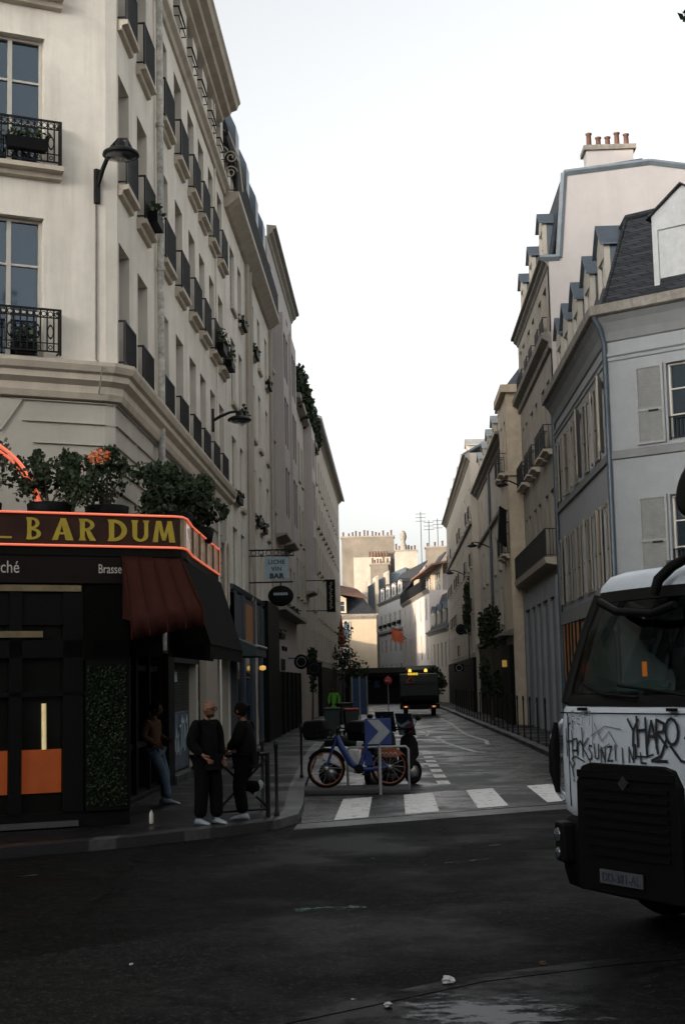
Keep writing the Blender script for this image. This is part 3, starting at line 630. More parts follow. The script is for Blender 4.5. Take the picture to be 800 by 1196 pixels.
for (x,y) in [band[nb-3]]+[(-3.17,22.6),(-3.18,23.5),(-3.2,24.5),(-3.21,25.5),(-3.22,26.45)]: m=MB(); m.box(x-.02,x+.03,y-.03,y+.03,4.15,4.63); m.build('sign_divider',M['fasciacream'],T)
m=MB()
for z in (4.16,4.63): m.tube([(x*1.0+.02,y-.03,z) for x,y in band],.017,8)
m.tube([(band[-1][0]+.02,band[-1][1],4.16),(band[-1][0]+.02,band[-1][1],4.63)],.017,8); m.build('neon_tubes',M['neon'],T)
m=MB(); ax=-1.72; pts=[B(ax+1.27*math.cos(t),.55,4.56+1.3*math.sin(t)) for t in [i*math.pi/24 for i in range(25)]]; m.tube(pts,.028,8); m.tube([p+B.i*.10+Vector((0,0,-.05)) for p in pts],.022,8); m.build('neon_arch',M['neon'],T)
# sign letters: flared stems, drawn stroke by stroke
def letter(ch,x,z,h,w):
    P=[]; st=w*.30; fl=st*.28
    def stem(x0,x1): P.append([(x0-fl,0),(x1+fl,0),(x1,h*.18),(x1,h*.82),(x1+fl,h),(x0-fl,h),(x0,h*.82),(x0,h*.18)])
    def ring(cx,cz,rx,rz,t,a0,a1,n=10):
        for i in range(n):
            q=[a0+(a1-a0)*(i+k)/n for k in(0,1)]
            P.append([(cx+rx*math.cos(q[0]),cz+rz*math.sin(q[0])),(cx+rx*math.cos(q[1]),cz+rz*math.sin(q[1])),(cx+(rx-t)*math.cos(q[1]),cz+(rz-t*.6)*math.sin(q[1])),(cx+(rx-t)*math.cos(q[0]),cz+(rz-t*.6)*math.sin(q[0]))])
    def bar(x0,x1,z0,z1): P.append([(x0,z0),(x1,z0),(x1,z1),(x0,z1)])
    hp_=math.pi/2
    if ch in 'BRD': stem(0,st)
    if ch=='B': ring(st,h*.74,w*.58,h*.26,st*.9,-hp_,hp_); ring(st,h*.26,w*.68,h*.26,st*.95,-hp_,hp_)
    if ch=='R': ring(st,h*.72,w*.62,h*.28,st*.9,-hp_,hp_); P.append([(st*1.2,h*.46),(st*2.1,h*.46),(w*1.02,0),(w*.62,0)])
    if ch=='D': ring(st*.8,h*.5,w*.80,h*.5,st,-hp_,hp_,14)
    if ch=='A': P.append([(-fl,0),(st*.75,0),(w*.56,h),(w*.40,h)]); P.append([(w-st*1.15,0),(w+fl,0),(w*.66,h),(w*.36,h)]); bar(w*.22,w*.8,h*.26,h*.36)
    if ch=='U': P.append([(0,h*.3),(st,h*.3),(st,h*.85),(st+fl,h),(-fl,h),(0,h*.85)]); P.append([(w-st*.8,h*.3),(w,h*.3),(w,h*.85),(w+fl,h),(w-st*.8-fl,h),(w-st*.8,h*.85)]); ring(w*.5,h*.32,w*.5,h*.32,st*.9,math.pi,2*math.pi)
    if ch=='M': P.append([(-fl,0),(st*.6,0),(st*.9,h),(st*.35,h)]); P.append([(st*.45,h),(st*1.2,h),(w*.58,h*.08),(w*.42,h*.08)]); P.append([(w*.42,h*.08),(w*.58,h*.08),(w-st*.45,h),(w-st*1.0,h)]); P.append([(w-st*.75,0),(w+fl,0),(w-st*.3,h),(w-st*1.1,h)])
    return [[(x+q[0],z+q[1]) for q in p] for p in P]
for ch,x,w in (('B',-.80,.20),('A',-.42,.27),('R',-.03,.23),('D',.40,.26),('U',.755,.24),('M',1.09,.30)):
    m=MB()
    for i,p in enumerate(letter(ch,x,4.24,.32,w)):
        m.prism(p,lambda q,z:B(q,-.052,z),lambda q,z,e=i:B(q,-.062-.0006*e,z))
    m.build('sign_letter',M['letter'],sb)
m=MB(); m.prism([(-1.5,4.25),(-1.02,4.25),(-1.02,4.28),(-1.5,4.28)],lambda q,z:B(q,-.052,z),lambda q,z:B(q,-.062,z))
m.build('sign_letter',M['letter'],sb)
# awnings
t0,t1=B(.60,-.06,4.02),Vector((-3.14,21.2,4.02)); b0,b1=Vector((-3.63,19.75,3.02)),Vector((-2.72,20.45,3.22)); dz=Vector((0,0,-.26))
m=MB(); NU,NV=22,8; gv=[]
for i in range(NU+1):
    u_=i/NU
    for j in range(NV+1):
        v_=j/NV; p_=t0.lerp(t1,u_).lerp(b0.lerp(b1,u_),v_); gv.append(p_+Vector((0,0,-.055*math.sin(math.pi*v_)*(.6+.4*abs(math.sin(math.pi*u_*4)))+.012*math.sin(u_*31)*v_)))
    p_=b0.lerp(b1,u_); gv.append(p_+dz*(1.0+.05*math.cos(u_*44))+Vector((.012*math.sin(u_*27),-.02*math.sin(u_*27),.0)))
m.add(gv,[(i*(NV+2)+j,(i+1)*(NV+2)+j,(i+1)*(NV+2)+j+1,i*(NV+2)+j+1) for i in range(NU) for j in range(NV+1)],True)
m.quad(t1,Vector((-3.14,21.2,3.2)),b1); m.quad(t0,B(.6,-.06,3.1),b0)
aw=m.build('awning',M['awning'],T)
sd=aw.modifiers.new('s','SOLIDIFY'); sd.thickness=.012
for u_ in (0,.25,.5,.75,1):
    m=MB(); m.tube([t0.lerp(t1,u_)+Vector((0,0,.012)),t0.lerp(t1,u_).lerp(b0.lerp(b1,u_),.5)+Vector((0,0,-.028)),b0.lerp(b1,u_)+Vector((0,0,.012)),b0.lerp(b1,u_)+dz*.98+Vector((.01,-.015,0))],.009,4); m.build('awning_seam',M['awning'],aw)
m=MB(); c=[Vector((-3.13,21.25,4.0)),Vector((-3.18,26.4,4.0)),Vector((-2.78,26.4,2.72)),Vector((-2.74,21.4,2.72))]
m.quad(*c); m.quad(c[2],c[3],c[3]+dz*.8,c[2]+dz*.8); m.quad(c[0],c[3],Vector((-3.13,21.25,2.72))); m.quad(c[1],c[2],Vector((-3.18,26.4,2.72)))
aw=m.build('side_awning',M['blackawn'],T); sd=aw.modifiers.new('s','SOLIDIFY'); sd.thickness=.012
m=MB()
m.prism([(.72,2.55),(1.3,2.55),(1.3,4.02),(.72,4.02)],lambda x,z:B(x,.22,z),lambda x,z:B(x,.26,z)); m.box(-3.36,-3.32,21.3,26.4,2.55,4.02); m.prism([(.05,2.5),(.72,2.5),(.72,3.7),(.05,3.7)],lambda x,z:B(x,.0,z),lambda x,z:B(x,.05,z)); m.build('shade_sheets',M['blackawn'],T)  # black sheets added to darken the space behind the awnings
# shrubs on the canopy
def shrub(label,x,y,r,h,seed,n=700,sz=.11,kind='leaf',z=4.56,flow=False,name='potted_shrub',cat='shrub'):
    t=thing(name,label,cat,(x,y,z)); g=random.Random(seed)
    m=MB(); m.lathe([(r*.35,z),(r*.5,z+.02),(r*.55,z+.26),(r*.5,z+.28)],Matrix.Translation((x,y,0)),12); m.build('pot',M['plastic'],t)
    s=MB(); cs=[]
    for k in range(9):
        a_=g.uniform(0,6.28); rr=r*g.uniform(.1,.85); zz=z+h*g.uniform(.35,.92); p=Vector((x+rr*math.cos(a_),y+rr*math.sin(a_)*.8,zz))
        s.tube([(x,y,z+.2),(x+(p.x-x)*.4,y+(p.y-y)*.4,z+.2+(zz-z)*.4),p],[.02,.014,.006],5); cs.append((p,(r*.36,r*.34,h*.2)))
        if g.random()<.5: cs.append((p+Vector((g.uniform(-.1,.1),0,g.uniform(.05,.2))),(r*.15,r*.15,h*.14)))
    s.build('stems',M['bark'],t)
    l=MB(); leaves(l,cs,n,sz,seed); l.build('foliage',[M[kind],M['leaf2'] if kind!='leaf3' else M['leaf3']],t,fix=False)
    if flow:
        f_=MB(); leaves(f_,[((x-.05,y-.35,z+h*.92),(.2,.12,.12))],130,.045,seed+1); f_.build('orange_blossom',[M['flower'],M['flower']],t,fix=False)
        f_=MB(); leaves(f_,[((x-.28,y-.35,z+h*.78),(.05,.05,.22)),((x-.3,y-.38,z+h*.5),(.05,.05,.2))],60,.05,seed+2); f_.build('pale_blossom',[M['flowerw'],M['flowerw']],t,fix=False)
    return t
p=B(-1.25,.6,0); shrub('thin airy grey-green shrub under the neon arch',p.x-.05,p.y,.5,1.25,1,420,.08,'leaf3')
p=B(-.35,.5,0); shrub('rounded bushy shrub above the letter A of the bar sign',p.x,p.y,.62,.98,2,1500,.07,'leaf2')
p=B(.55,.6,0); shrub('tall shrub with orange and pale blossom above the bar sign',p.x,p.y,.62,1.08,3,1700,.065,'leaf',flow=True)
p=B(.62,1.7,0); shrub('dark upright shrub behind the blossoming one on the bar canopy',p.x-.35,p.y,.5,1.2,4,1000,.075)
shrub('dense dark shrub above the rounded corner of the bar sign',-3.5,22.4,.7,1.1,5,1900,.075)
shrub('loose dark shrub with spiky tips at the street end of the bar canopy',-3.5,24.6,.8,1.2,6,1700,.10)
shrub('narrow dark shrub between the two corner shrubs on the canopy',-3.7,23.5,.62,1.15,7,1300,.085)
# ------------------------------------------------------------------ street rows
_sl={}
def sill_mesh(w):
    k=round(w,2)
    if k not in _sl:
        m=MB(); h=w/2+.06; m.prism([(0,-.12),(.09,-.10),(.10,0),(0,.005)],lambda d,z:(-h,-d,z),lambda d,z:(h,-d,z)); _sl[k]=m.mesh('sill',M['creamstone'])
    return _sl[k]
def row_house(name,label,side,X,Y0,Y1,zt,wall,cols,rows,depth=10,dep=.25,cor=None,gf=None,extra=(),tr=2,rail=None,sill=True,cat='building',z0=0):
    """side -1: left row (faces +X); +1: right row. cols are (y0,y1) pairs, rows (z0,z1)"""
    t=thing(name,label,cat,(X,(Y0+Y1)/2,0)); dep=min(dep,.15 if Y0<54 else .10)
    f=F(X,Y0,R(90)) if side<0 else F(X,Y1,R(-90))
    cv=(lambda y:y-Y0) if side<0 else (lambda y:Y1-y)
    ops=[]
    for c in cols:
        for r in rows:
            q=sorted((cv(c[0]),cv(c[1]))); ops.append((q[0],q[1],r[0],r[1]))
    m=MB(); facade(m,f,0,Y1-Y0,z0,zt,list(ops)+[(*sorted((cv(e[0]),cv(e[1]))),e[2],e[3]) for e in extra],dep)
    b=X+side*depth; body(m,[(X,Y0),(b,Y0),(b,Y1),(X,Y1)],z0,zt,True); m.build('wall',wall,t)
    for o in ops:
        ac=(o[0]+o[1])/2; wo=window(t,f,ac,o[2],o[1]-o[0],o[3]-o[2],dep,tr,dark=True)
        if sill: inst('sill',sill_mesh(o[1]-o[0]),wo,(0,-(dep-.02),0),local=True)
    if rail is not None:
        for o in ops:
            if rail(o): balcony(t,f,(o[0]+o[1])/2,o[2],o[1]-o[0]+.05,.12,.8,0,False)
    if cor:
        for nm,pr,mt in cor:
            m=MB(); cornice(m,f,0,Y1-Y0,pr); m.build(nm,mt,t)
    return t,f,cv
def prof(z,h,p): return [(0,z),(p*.15,z+.05),(p*.25,z+h*.3),(p*.6,z+h*.5),(p*.65,z+h*.7),(p,z+h*.8),(p,z+h),(0,z+h+.05)]
def dormer(parent,f,a,d,z,w,h,depth,wallm,roofm,arch=False,rh=.45,winm=True):
    """front at inward distance d, running back by depth; pitched zinc roof"""
    q=F(*f(a,d,0).xy,f.th); m=MB(); x=w/2
    m.prism([(-x,z),(x,z),(x,z+h),(-x,z+h)],lambda u,zz:q(u,.10,zz),lambda u,zz:q(u,depth,zz)); o=m.build('dormer',roofm,parent)
    m=MB(); fw=.13
    m.prism([(-x-.02,z),(-x+fw,z),(-x+fw,z+h),(-x-.02,z+h)],lambda u,zz:q(u,0,zz),lambda u,zz:q(u,.16,zz)); m.prism([(x-fw,z),(x+.02,z),(x+.02,z+h),(x-fw,z+h)],lambda u,zz:q(u,0,zz),lambda u,zz:q(u,.16,zz))
    m.prism([(-x+fw,z),(x-fw,z),(x-fw,z+.12),(-x+fw,z+.12)],lambda u,zz:q(u,0,zz),lambda u,zz:q(u,.16,zz))
    m.prism([(-x+fw,z+h*.8),(x-fw,z+h*.8),(x-fw,z+h),(-x+fw,z+h)],lambda u,zz:q(u,0,zz),lambda u,zz:q(u,.16,zz))
    m.prism([(-x-.02,z+h),(x+.02,z+h),(0,z+h+rh)],lambda u,zz:q(u,0,zz),lambda u,zz:q(u,.14,zz))
    if not winm: m.prism([(-x+fw,z+.12),(x-fw,z+.12),(x-fw,z+h*.8),(-x+fw,z+h*.8)],lambda u,zz:q(u,.06,zz),lambda u,zz:q(u,.12,zz))
    m.build('dormer_front',wallm,o)
    if winm:
        fm,p1,p2,p3=wmesh(w-2*fw,h*.8-.12,1); inst('dormer_window',fm,o,q(0,.10,z+.12),f.th); inst('dormer_pane',p1,o,q(0,.10,z+.12),f.th)
    m=MB(); ov=.14
    for s in(-1,1):
        A=(s*(x+ov),z+h-.08); Bp=(0,z+h+rh+.06)
        m.prism([A,Bp,(Bp[0],Bp[1]-.05),(A[0],A[1]-.05)],lambda u,zz:q(u,-.12,zz),lambda u,zz:q(u,depth+.1,zz))
    m.build('dormer_roof',roofm,o)
    return o
def slope(parent,name,f,a0,a1,z0,z1,d0,d1,mt,thick=.05):
    m=MB(); m.prism([(d0,z0),(d1,z1),(d1+.05,z1-thick),(d0+.05,z0-thick)],lambda d,z:f(a0,d,z),lambda d,z:f(a1,d,z)); return m.build(name,mt,parent)
# --- left 2: long balcony under the roof
t,f,cv=row_house('apartment_building','tall cream building with one long continuous balcony below its dark roof',-1,-4.55,39.68,54.3,16.1,M['cream'],
  [(41.0,42.2),(43.2,44.2),(47.2,48.3),(49.6,50.6),(52.5,53.5)],[(4.95,6.7),(7.5,9.4),(10.4,12.35),(13.3,15.15)],cor=[('balcony_slab',[(0,15.85),(.1,15.88),(.40,16.1),(.45,16.14),(.45,16.3),(0,16.32)],M['creamstone'])])
m=MB(); facade(m,f,.0,14.6,16.3,18.2,[(q,q+1.0,16.4,17.9) for q in (1.2,3.6,6.6,9.1,12)],.2,.12); m.build('attic_wall',M['cream'],t)
for q in (1.2,3.6,6.6,9.1,12): window(t,f,q+.5,16.4,1.0,1.5,.2,1,.12)
r=inst('railing',railmesh(14.5,.95,.40),t,f(7.3,0,16.3),f.th)
m=MB(); m.prism([(.02,16.32),(.04,16.32),(.04,17.1),(.02,17.1)],lambda d,z:f(.1,-.39+d,z),lambda d,z:f(14.5,-.39+d,z)); m.build('balcony_screen',mat('weathered_screen',(.10,.10,.09),.9,noise=.6,nscale=9),t)
slope(t,'roof',f,0,14.6,18.15,19.5,-.16,.25,M['slate'],.15); slope(t,'roof_top',f,0,14.6,19.5,20.2,.25,1.5,M['zinc'],.15); m=MB(); m.prism([(2.6,16),(2.6,22.4),(9,22.4),(9,16)],lambda d,z:f(0,d,z),lambda d,z:f(14.6,d,z)); m.build('shade_block',M['zinc'],t)  # last box is an unseen block added to shade the party wall opposite
m=MB(); cornice(m,F(-4.55-.12,39.7,R(90)),0,14.5,[(0,17.9),(.22,17.95),(.30,18.1),(0,18.16)]); m.build('attic_cornice',M['slate'],t)
for q in (2.4,5.6,8.8,11.6): 
    m=MB(); m.prism([(-.12,18.2),(-.12,19.25),(.1,19.75),(.6,19.75),(.6,18.2)],lambda d,z:f(q,d,z),lambda d,z:f(q+.9,d,z)); m.build('dormer',M['zinc'],t)
m=MB()
def spiral(cx,cz,r0,turns,sgn,y):
    return [(-4.55+cx+sgn*r0*(1-.8*k/26)*math.cos(turns*2*math.pi*k/26), y, cz+r0*(1-.8*k/26)*math.sin(turns*2*math.pi*k/26)) for k in range(27)]
for cx,cz,r_,s in ((-.1,17.5,.24,1),(.22,17.35,.2,-1),(-.1,18.05,.2,1),(.2,16.9,.2,1)): m.tube(spiral(cx,cz,r_,1.6,s,39.72),.022,5)
m.tube([(-4.0,39.72,16.3),(-4.1,39.72,17.3),(-4.5,39.72,18.4)],.025,5); m.build('scroll_grille',M['creamstone'],t)
def sillbox(parent,x,y0,y1,z,seed,mt='leaf'):
    m=MB(); m.box(x,x+.2,y0,y1,z-.02,z+.16); o=m.build('window_box',M['plastic'],parent)
    l=MB(); leaves(l,[((x+.1,y0+(y1-y0)*k/4,z+.25),(.14,.16,.14)) for k in range(5)],60,.1,seed); l.build('foliage',[M[mt],M['leaf3']],o,fix=False)
k=20
for (y0,y1) in [(41.0,42.2),(43.2,44.2),(47.2,48.3),(49.6,50.6),(52.5,53.5)]:
    for z in (13.25,7.45,10.35):
        if rnd.random()<.62: sillbox(t,-4.55,y0,y1,z,k); k+=1
for y in (45.3,46.2,54.2): m=MB(); m.tube([(-4.46,y,z) for z in(.2,6,15.8)],.07,8); m.build('downpipe',M['warmstone2'],t)
m=MB(); m.prism([(0,4.75),(.12,4.8),(.16,4.92),(0,4.95)],lambda o,z:f(0,-o,z),lambda o,z:f(14.6,-o,z)); m.build('shop_cornice',M['blueshop'],t)
m=MB()
for y0,y1 in ((39.9,40.3),(42.0,42.5),(45.0,45.5),(47.8,48.2),(50.6,51.0),(53.6,54.1)): m.box(-4.55,-4.38,y0,y1,.14,4.75)
m.box(-4.55,-4.42,39.9,54.1,3.2,4.7); m.build('shopfront',M['blueshop'],t)
m=MB(); m.box(-4.55,-4.45,40.3,54.0,.14,3.2); m.build('shop_windows',M['glass'],t)
m=MB(); m.box(-4.42,-4.40,43.0,45.0,3.25,4.55); m.build('poster',M['poster'],t)
m=MB(); m.box(-4.55,-4.3,49.4,54.2,.14,5.0); m.build('dark_shopfront',M['darkwood'],t)
m=MB(); m.lathe([(.02,2.62),(.10,2.6),(.11,2.5),(.04,2.46)],Matrix.Translation((-4.25,46.5,.1)),10); m.build('lit_lantern',M['lampglow'],t)
sa=thing('shop_awning','small faded teal awning over the shop beside the bar',"awning",(-4.4,38.7,2.9))
m=MB(); 
m.prism([(0,3.5),(.9,3.1),(.9,2.86),(.0,2.86)],lambda o,z:Vector((-4.5+o,37.6,z)),lambda o,z:Vector((-4.5+o,40.6,z))); m.build('canvas',M['teal'],sa)
m=MB(); m.tube([(-3.6,37.6,3.12),(-3.6,40.6,3.12)],.04,6); m.build('front_rail',M['oldzinc'],sa)
# --- left 3: boxed bay windows
t,f,cv=row_house('apartment_building','pale building with two boxed bay windows and a deep cornice on the left row',-1,-4.55,54.32,68,19.7,M['pink'],
  [(55.2,56.2),(64.2,65.2),(66.3,67.3)],[(5.6,7.3),(8.9,10.9),(11.8,13.8),(14.6,16.5),(17.3,18.9)],cor=[('cornice',prof(19.6,.5,.38),M['warmstone'])],dep=.2)
def bay(parent,y0,y1,z0,z1,p,rows,label=None):
    m=MB(); g=F(-4.55+p,y0,R(90)); w=y1-y0
    ops=[(w*.14,w*.46,a_,b_) for a_,b_ in rows]+[(w*.54,w*.86,a_,b_) for a_,b_ in rows]
    facade(m,g,0,w,z0,z1,ops,.15)
    for y in(y0,y1): m.quad((-4.55,y,z0),(-4.55+p,y,z0),(-4.55+p,y,z1),(-4.55,y,z1))
    m.quad((-4.55,y0,z0),(-4.55+p,y0,z0),(-4.55+p,y1,z0),(-4.55,y1,z0)); m.quad((-4.55,y0,z1),(-4.55+p,y0,z1),(-4.55+p,y1,z1),(-4.55,y1,z1))
    o=m.build('bay_window',M['pink'],parent)
    m=MB()
    for q in ops: m.quad(g(q[0],.12,q[2]),g(q[1],.12,q[2]),g(q[1],.12,q[3]),g(q[0],.12,q[3]))
    m.build('bay_panes',M['glassd'],o)
    m=MB()
    for q in ops:
        for x0,x1,z0_,z1_ in ((q[0],q[0]+.07,q[2],q[3]),(q[1]-.07,q[1],q[2],q[3]),((q[0]+q[1])/2-.03,(q[0]+q[1])/2+.03,q[2],q[3])): m.prism([(x0,z0_),(x1,z0_),(x1,z1_),(x0,z1_)],lambda u,z:g(u,.05,z),lambda u,z:g(u,.115,z))
    m.build('bay_frames',M['terracotta'] if False else M['brown'],o)
    m=MB(); m.prism([(0,z0-.16),(p+.01,z0-.02),(p+.02,z0+.04),(0,z0+.04)],lambda d,z:Vector((-4.55+d,y0-.05,z-.01)),lambda d,z:Vector((-4.55+d,y1+.05,z-.01))); m.build('bay_corbel',M['warmstone'],o)
bay(t,56.6,59.6,8.1,17.2,.40,[(8.9,10.9),(11.8,13.8),(14.6,16.5)])
bay(t,60.4,63.6,8.1,17.2,.46,[(8.9,10.9),(11.8,13.8),(14.6,16.5)])
m=MB(); m.prism([(0,4.9),(.5,4.95),(.5,5.1),(0,5.3)],lambda d,z:f(0,-d,z),lambda d,z:f(13.6,-d,z)); m.build('shop_hood',M['warmstone'],t)
m=MB(); m.box(-4.55,-4.43,54.4,67.9,.14,2.6); 
for y in (54.5,57,59.4,62,64.5,67.4): m.box(-4.55,-4.36,y,y+.35,.14,2.6)
m.build('shopfront',M['darkwood'],t)
m=MB(); m.box(-4.55,-4.40,54.4,64,2.6,3.4); m.build('white_fascia',M['pink'],t)
m=MB(); 
for y in (56.5,58.0): m.box(-4.39,-4.3,y,y+.25,3.42,3.6)
m.box(-4.40,-4.385,56,58.2,2.65,3.1); m.build('fascia_lamps',M['plastic'],t)
for i,(y0,y1) in enumerate(((55.0,57.2),(61.5,64.2),(64.5,66.6))): sillbox(t,-4.5,y0,y1,3.9 if i==0 else 5.2,60+i)
# --- left 4: terrace with plants
t,f,cv=row_house('apartment_building','light building with an overgrown roof terrace and narrow bay on the left row',-1,-4.55,68.02,86,16.2,M['warmstone2'],
  [(68.8,69.9),(71.2,72.3),(73.6,74.7),(82.6,83.6),(84.4,85.4)],[(3.6,5.2),(6.4,8.2),(9.2,11.1),(12.4,14.4)],cor=[('terrace_edge',[(0,15.9),(.35,16.0),(.38,16.2),(0,16.25)],M['warmstone'])],dep=.2)
bay(t,76,79,7.0,16,.45,[(8.0,10),(11,13),(13.8,15.4)])
m=MB(); m.prism([(0,16.2),(0,18.4),(2.2,19.3),(9,19.3),(9,16.2)],lambda d,z:f(1,d+1.2,z),lambda d,z:f(17.8,d+1.2,z)); m.build('set_back_storey',M['offwhite'],t)
m=MB(); m.prism([(.4,18.5),(2.5,19.5),(2.5,19.65),(.4,18.65)],lambda d,z:f(.6,d,z),lambda d,z:f(17.9,d,z)); m.build('roof',M['tile'],t)
inst('railing',railmesh(17,.9,-.05),t,f(8.9,0,16.25),f.th)
l=MB(); leaves(l,[((-4.5,y,17.0+.4*math.sin(y*1.7)),(.55,.8,1.0)) for y in [69.5+i*.95 for i in range(17)]],4200,.24,77,up=.1)
o=l.build('terrace_hedge',[M['leaf'],M['leaf2']],None,fix=False); tag(o,'tall unruly green hedge on the roof terrace of the left row','hedge')
# --- left 5: end gable
t,f,cv=row_house('apartment_building','plain cream end building with an overhanging roof closing the left row',-1,-4.55,86.02,127,18.4,M['warmstone2'],
  [(88+i*3.4,89.1+i*3.4) for i in range(11)],[(3.6,5.2),(6.2,8.0),(9,10.8),(11.8,13.6),(14.6,16.4)],dep=.18,cor=[('cornice',prof(18.0,.4,.35),M['warmstone'])])
slope(t,'roof',f,0,41,18.4,20,-.55,3,M['oldzinc'],.15)
for i in range(7): 
    for z in (9.0,11.8): 
        m=MB(); y=88+i*3.4; m.box(-4.55,-4.35,y,y+1.1,z-.1,z+.02); m.build('window_ledge',M['dkgutter'],t)
m=MB(); m.box(-4.55,-4.3,86.2,126.8,.14,3.1); m.build('shopfronts',M['darkwood'],t)
# ------------------------------------------------------------------ right 1: shuttered corner building
R1=thing('corner_building','grey corner building with white louvred shutters and slate mansard beside the truck','building',(5.9,37.4,0))
G=F(5.9,49.6,R(-90)); H=F(5.9,37.4,math.atan2(-.592,.806)); L=49.6-37.4
cA=[(38.2,39.25),(40.5,41.55),(42.85,43.9),(45.2,46.25),(47.5,48.5)]; 
ops=[(49.6-b,49.6-a_,z0,z1) for a_,b in cA for z0,z1 in ((8.12,10.12),(4.6,6.75))]
m=MB(); facade(m,G,0,L,0,11.6,ops,.22)
hops=[(1.66,2.76,8.12,10.15),(1.60,2.70,4.7,6.72),(4.6,5.7,8.12,10.15),(4.6,5.7,4.7,6.72),(7.4,8.5,8.12,10.15)]
facade(m,H,0,10,0,11.6,hops,.22); e=H(10,0,0); body(m,[(e.x,e.y),(22,44),(22,49.6),(5.9,49.6)],0,11.6,True); m.build('wall',M['palegrey'],R1)
for o in ops: window(R1,G,(o[0]+o[1])/2,o[2],o[1]-o[0],o[3]-o[2],.22,2)
for o in hops:
    window(R1,H,(o[0]+o[1])/2,o[2],o[1]-o[0],o[3]-o[2],.22,2); balcony(R1,H,(o[0]+o[1])/2,o[2],1.05,-.05,.62,0,False)
    for s,xa in ((0,o[0]-.86),(1,o[1]+.04)): inst('shutter',shutter_mesh(.80,o[3]-o[2]+.05,M['greywood'],'g'),R1,H(xa,-.03,o[2]-.03),H.th)
for o in ops:
    sm=shutter_mesh(.53,o[3]-o[2]+.05,M['warmshut'],'w')
    # leaves stand half open from the wall
    inst('shutter',sm,R1,G(o[0]-.50,-.06,o[2]-.02),G.th+R(rnd.choice([0,3,8])))
    inst('shutter',sm,R1,G(o[1]+.02,-.06,o[2]-.02),G.th-R(rnd.choice([2,6,20])))
def two(profile,name,mt,a1=9.9):
    m=MB(); ring=lambda o,z:[H(a1,-o,z),Vector((5.9-o*1.0,37.4-o*.50,z)),Vector((5.9-o,49.55,z))]
    rs=[ring(o,z) for o,z in profile]
    for i in range(len(rs)-1):
        for j in range(2): m.quad(rs[i][j],rs[i][j+1],rs[i+1][j+1],rs[i+1][j])
    m.quad(*[r[2] for r in rs]); m.quad(*[r[0] for r in rs]); return m.build(name,mt,R1)
two([(0,7.78),(.07,7.8),(.08,7.98),(0,8.02)],'belt_course',M['greyplaster'])
two([(0,10.42),(.04,10.44),(.05,10.52),(.10,10.56),(.10,10.64),(0,10.66)],'upper_moulding',M['palegrey'])
two([(0,10.95),(.05,10.98),(.1,11.2),(.22,11.45),(.30,11.55),(.34,11.6),(.0,11.62)],'cove_cornice',M['greyplaster'])
two([(.0,11.62),(.36,11.62),(.44,11.66),(.46,11.9),(.40,11.92),(.34,11.78),(0,11.78)],'gutter',M['dkgutter'])
m=MB(); m.tube([(5.83,37.35,z) for z in (.1,6,10.9)]+[(5.7,37.2,11.3),(5.55,37.15,11.6)],.07,8); m.build('downpipe',M['zinc'],R1)
m=MB(); m.tube([(5.83,49.5,z) for z in (.1,6,11.3)],.07,8); m.build('downpipe',M['zinc'],R1)
# mansard
def ins(o): return Vector((5.9+o*1.0,37.4+o*.5,0)),Vector((5.9+o,49.6,0)),H(9.9,o,0)
lo=ins(-.15); hi=ins(.75); z0,z1=11.72,14.5
m=MB(); U=lambda v,z:Vector((v.x,v.y,z))
m.quad(U(lo[0],z0),U(lo[1],z0),U(hi[1],z1),U(hi[0],z1)); m.quad(U(lo[0],z0),U(hi[0],z1),U(hi[2],z1),U(lo[2],z0)); m.build('mansard_roof',M['slate'],R1)
tp=ins(3.5); m=MB(); m.quad(U(hi[0],z1),U(hi[1],z1),U(tp[1],15.3),U(tp[0],15.3)); m.quad(U(hi[0],z1),U(tp[0],15.3),U(tp[2],15.3),U(hi[2],z1)); m.build('roof_top',M['zinc'],R1)
m=MB(); m.tube([U(lo[0],z0),U(hi[0],z1)],.06,6); m.tube([U(hi[1],z1),U(hi[0],z1),U(hi[2],z1)],.09,6); m.build('ridge_capping',M['slate'],R1)
for y in (38.8,41.65,44.45,47.0,48.95): dormer(R1,G,49.6-y,.16,11.85,1.3,2.15,1.5,M['offwhite'],M['zinc'],rh=.58)
dormer(R1,H,2.35,.02,12.0,1.75,2.15,1.6,M['dormerwhite'],M['slate'],rh=.62,winm=False)
m=MB(); m.box(5.82,5.9,37.6,49.5,3.9,4.35); m.build('shop_cornice',M['greyplaster'],R1)
m=MB(); m.box(5.83,5.9,44.6,49.0,2.1,3.85); m.build('orange_shop_panel',M['poster'],R1)  # matt orange panel without emission
m=MB()
for y in (44.5,45.5,46.4,47.2,48.1): m.box(5.79,5.84,y,y+.12,2.0,3.9)
m.build('shop_posts',M['darkwood'],R1)
# --- right 2: tall building with bare party wall
t=thing('apartment_building','tall building whose bare pinkish party wall rises above the shuttered corner building','building',(5.9,56,0))
f=F(5.9,62.2,R(-90)); L=62.2-49.62
c2=[(50.8,51.9),(52.6,53.6),(55.2,56.2),(57.0,58.0),(59.4,60.3),(60.8,61.6)]
r2=[(6.4,8.9),(10.3,12.9),(14.4,16.3)]
ops=[(62.2-b,62.2-a_,z0,z1) for a_,b in c2 for z0,z1 in r2]
m=MB(); facade(m,f,0,L,0,17.0,ops,.22); m.build('wall',M['warmstone'],t)
Yp=49.63
m=MB(); P=[(5.9,0),(5.9,17.0),(6.22,17.05),(6.55,20.2),(9.65,20.5),(11.2,20.15),(22,18.5),(22,0)]
m.prism(P,lambda x,z:Vector((x,Yp,z)),lambda x,z:Vector((x,Yp+.4,z))); m.build('party_wall',M['pink'],t)
m=MB(); w=.16
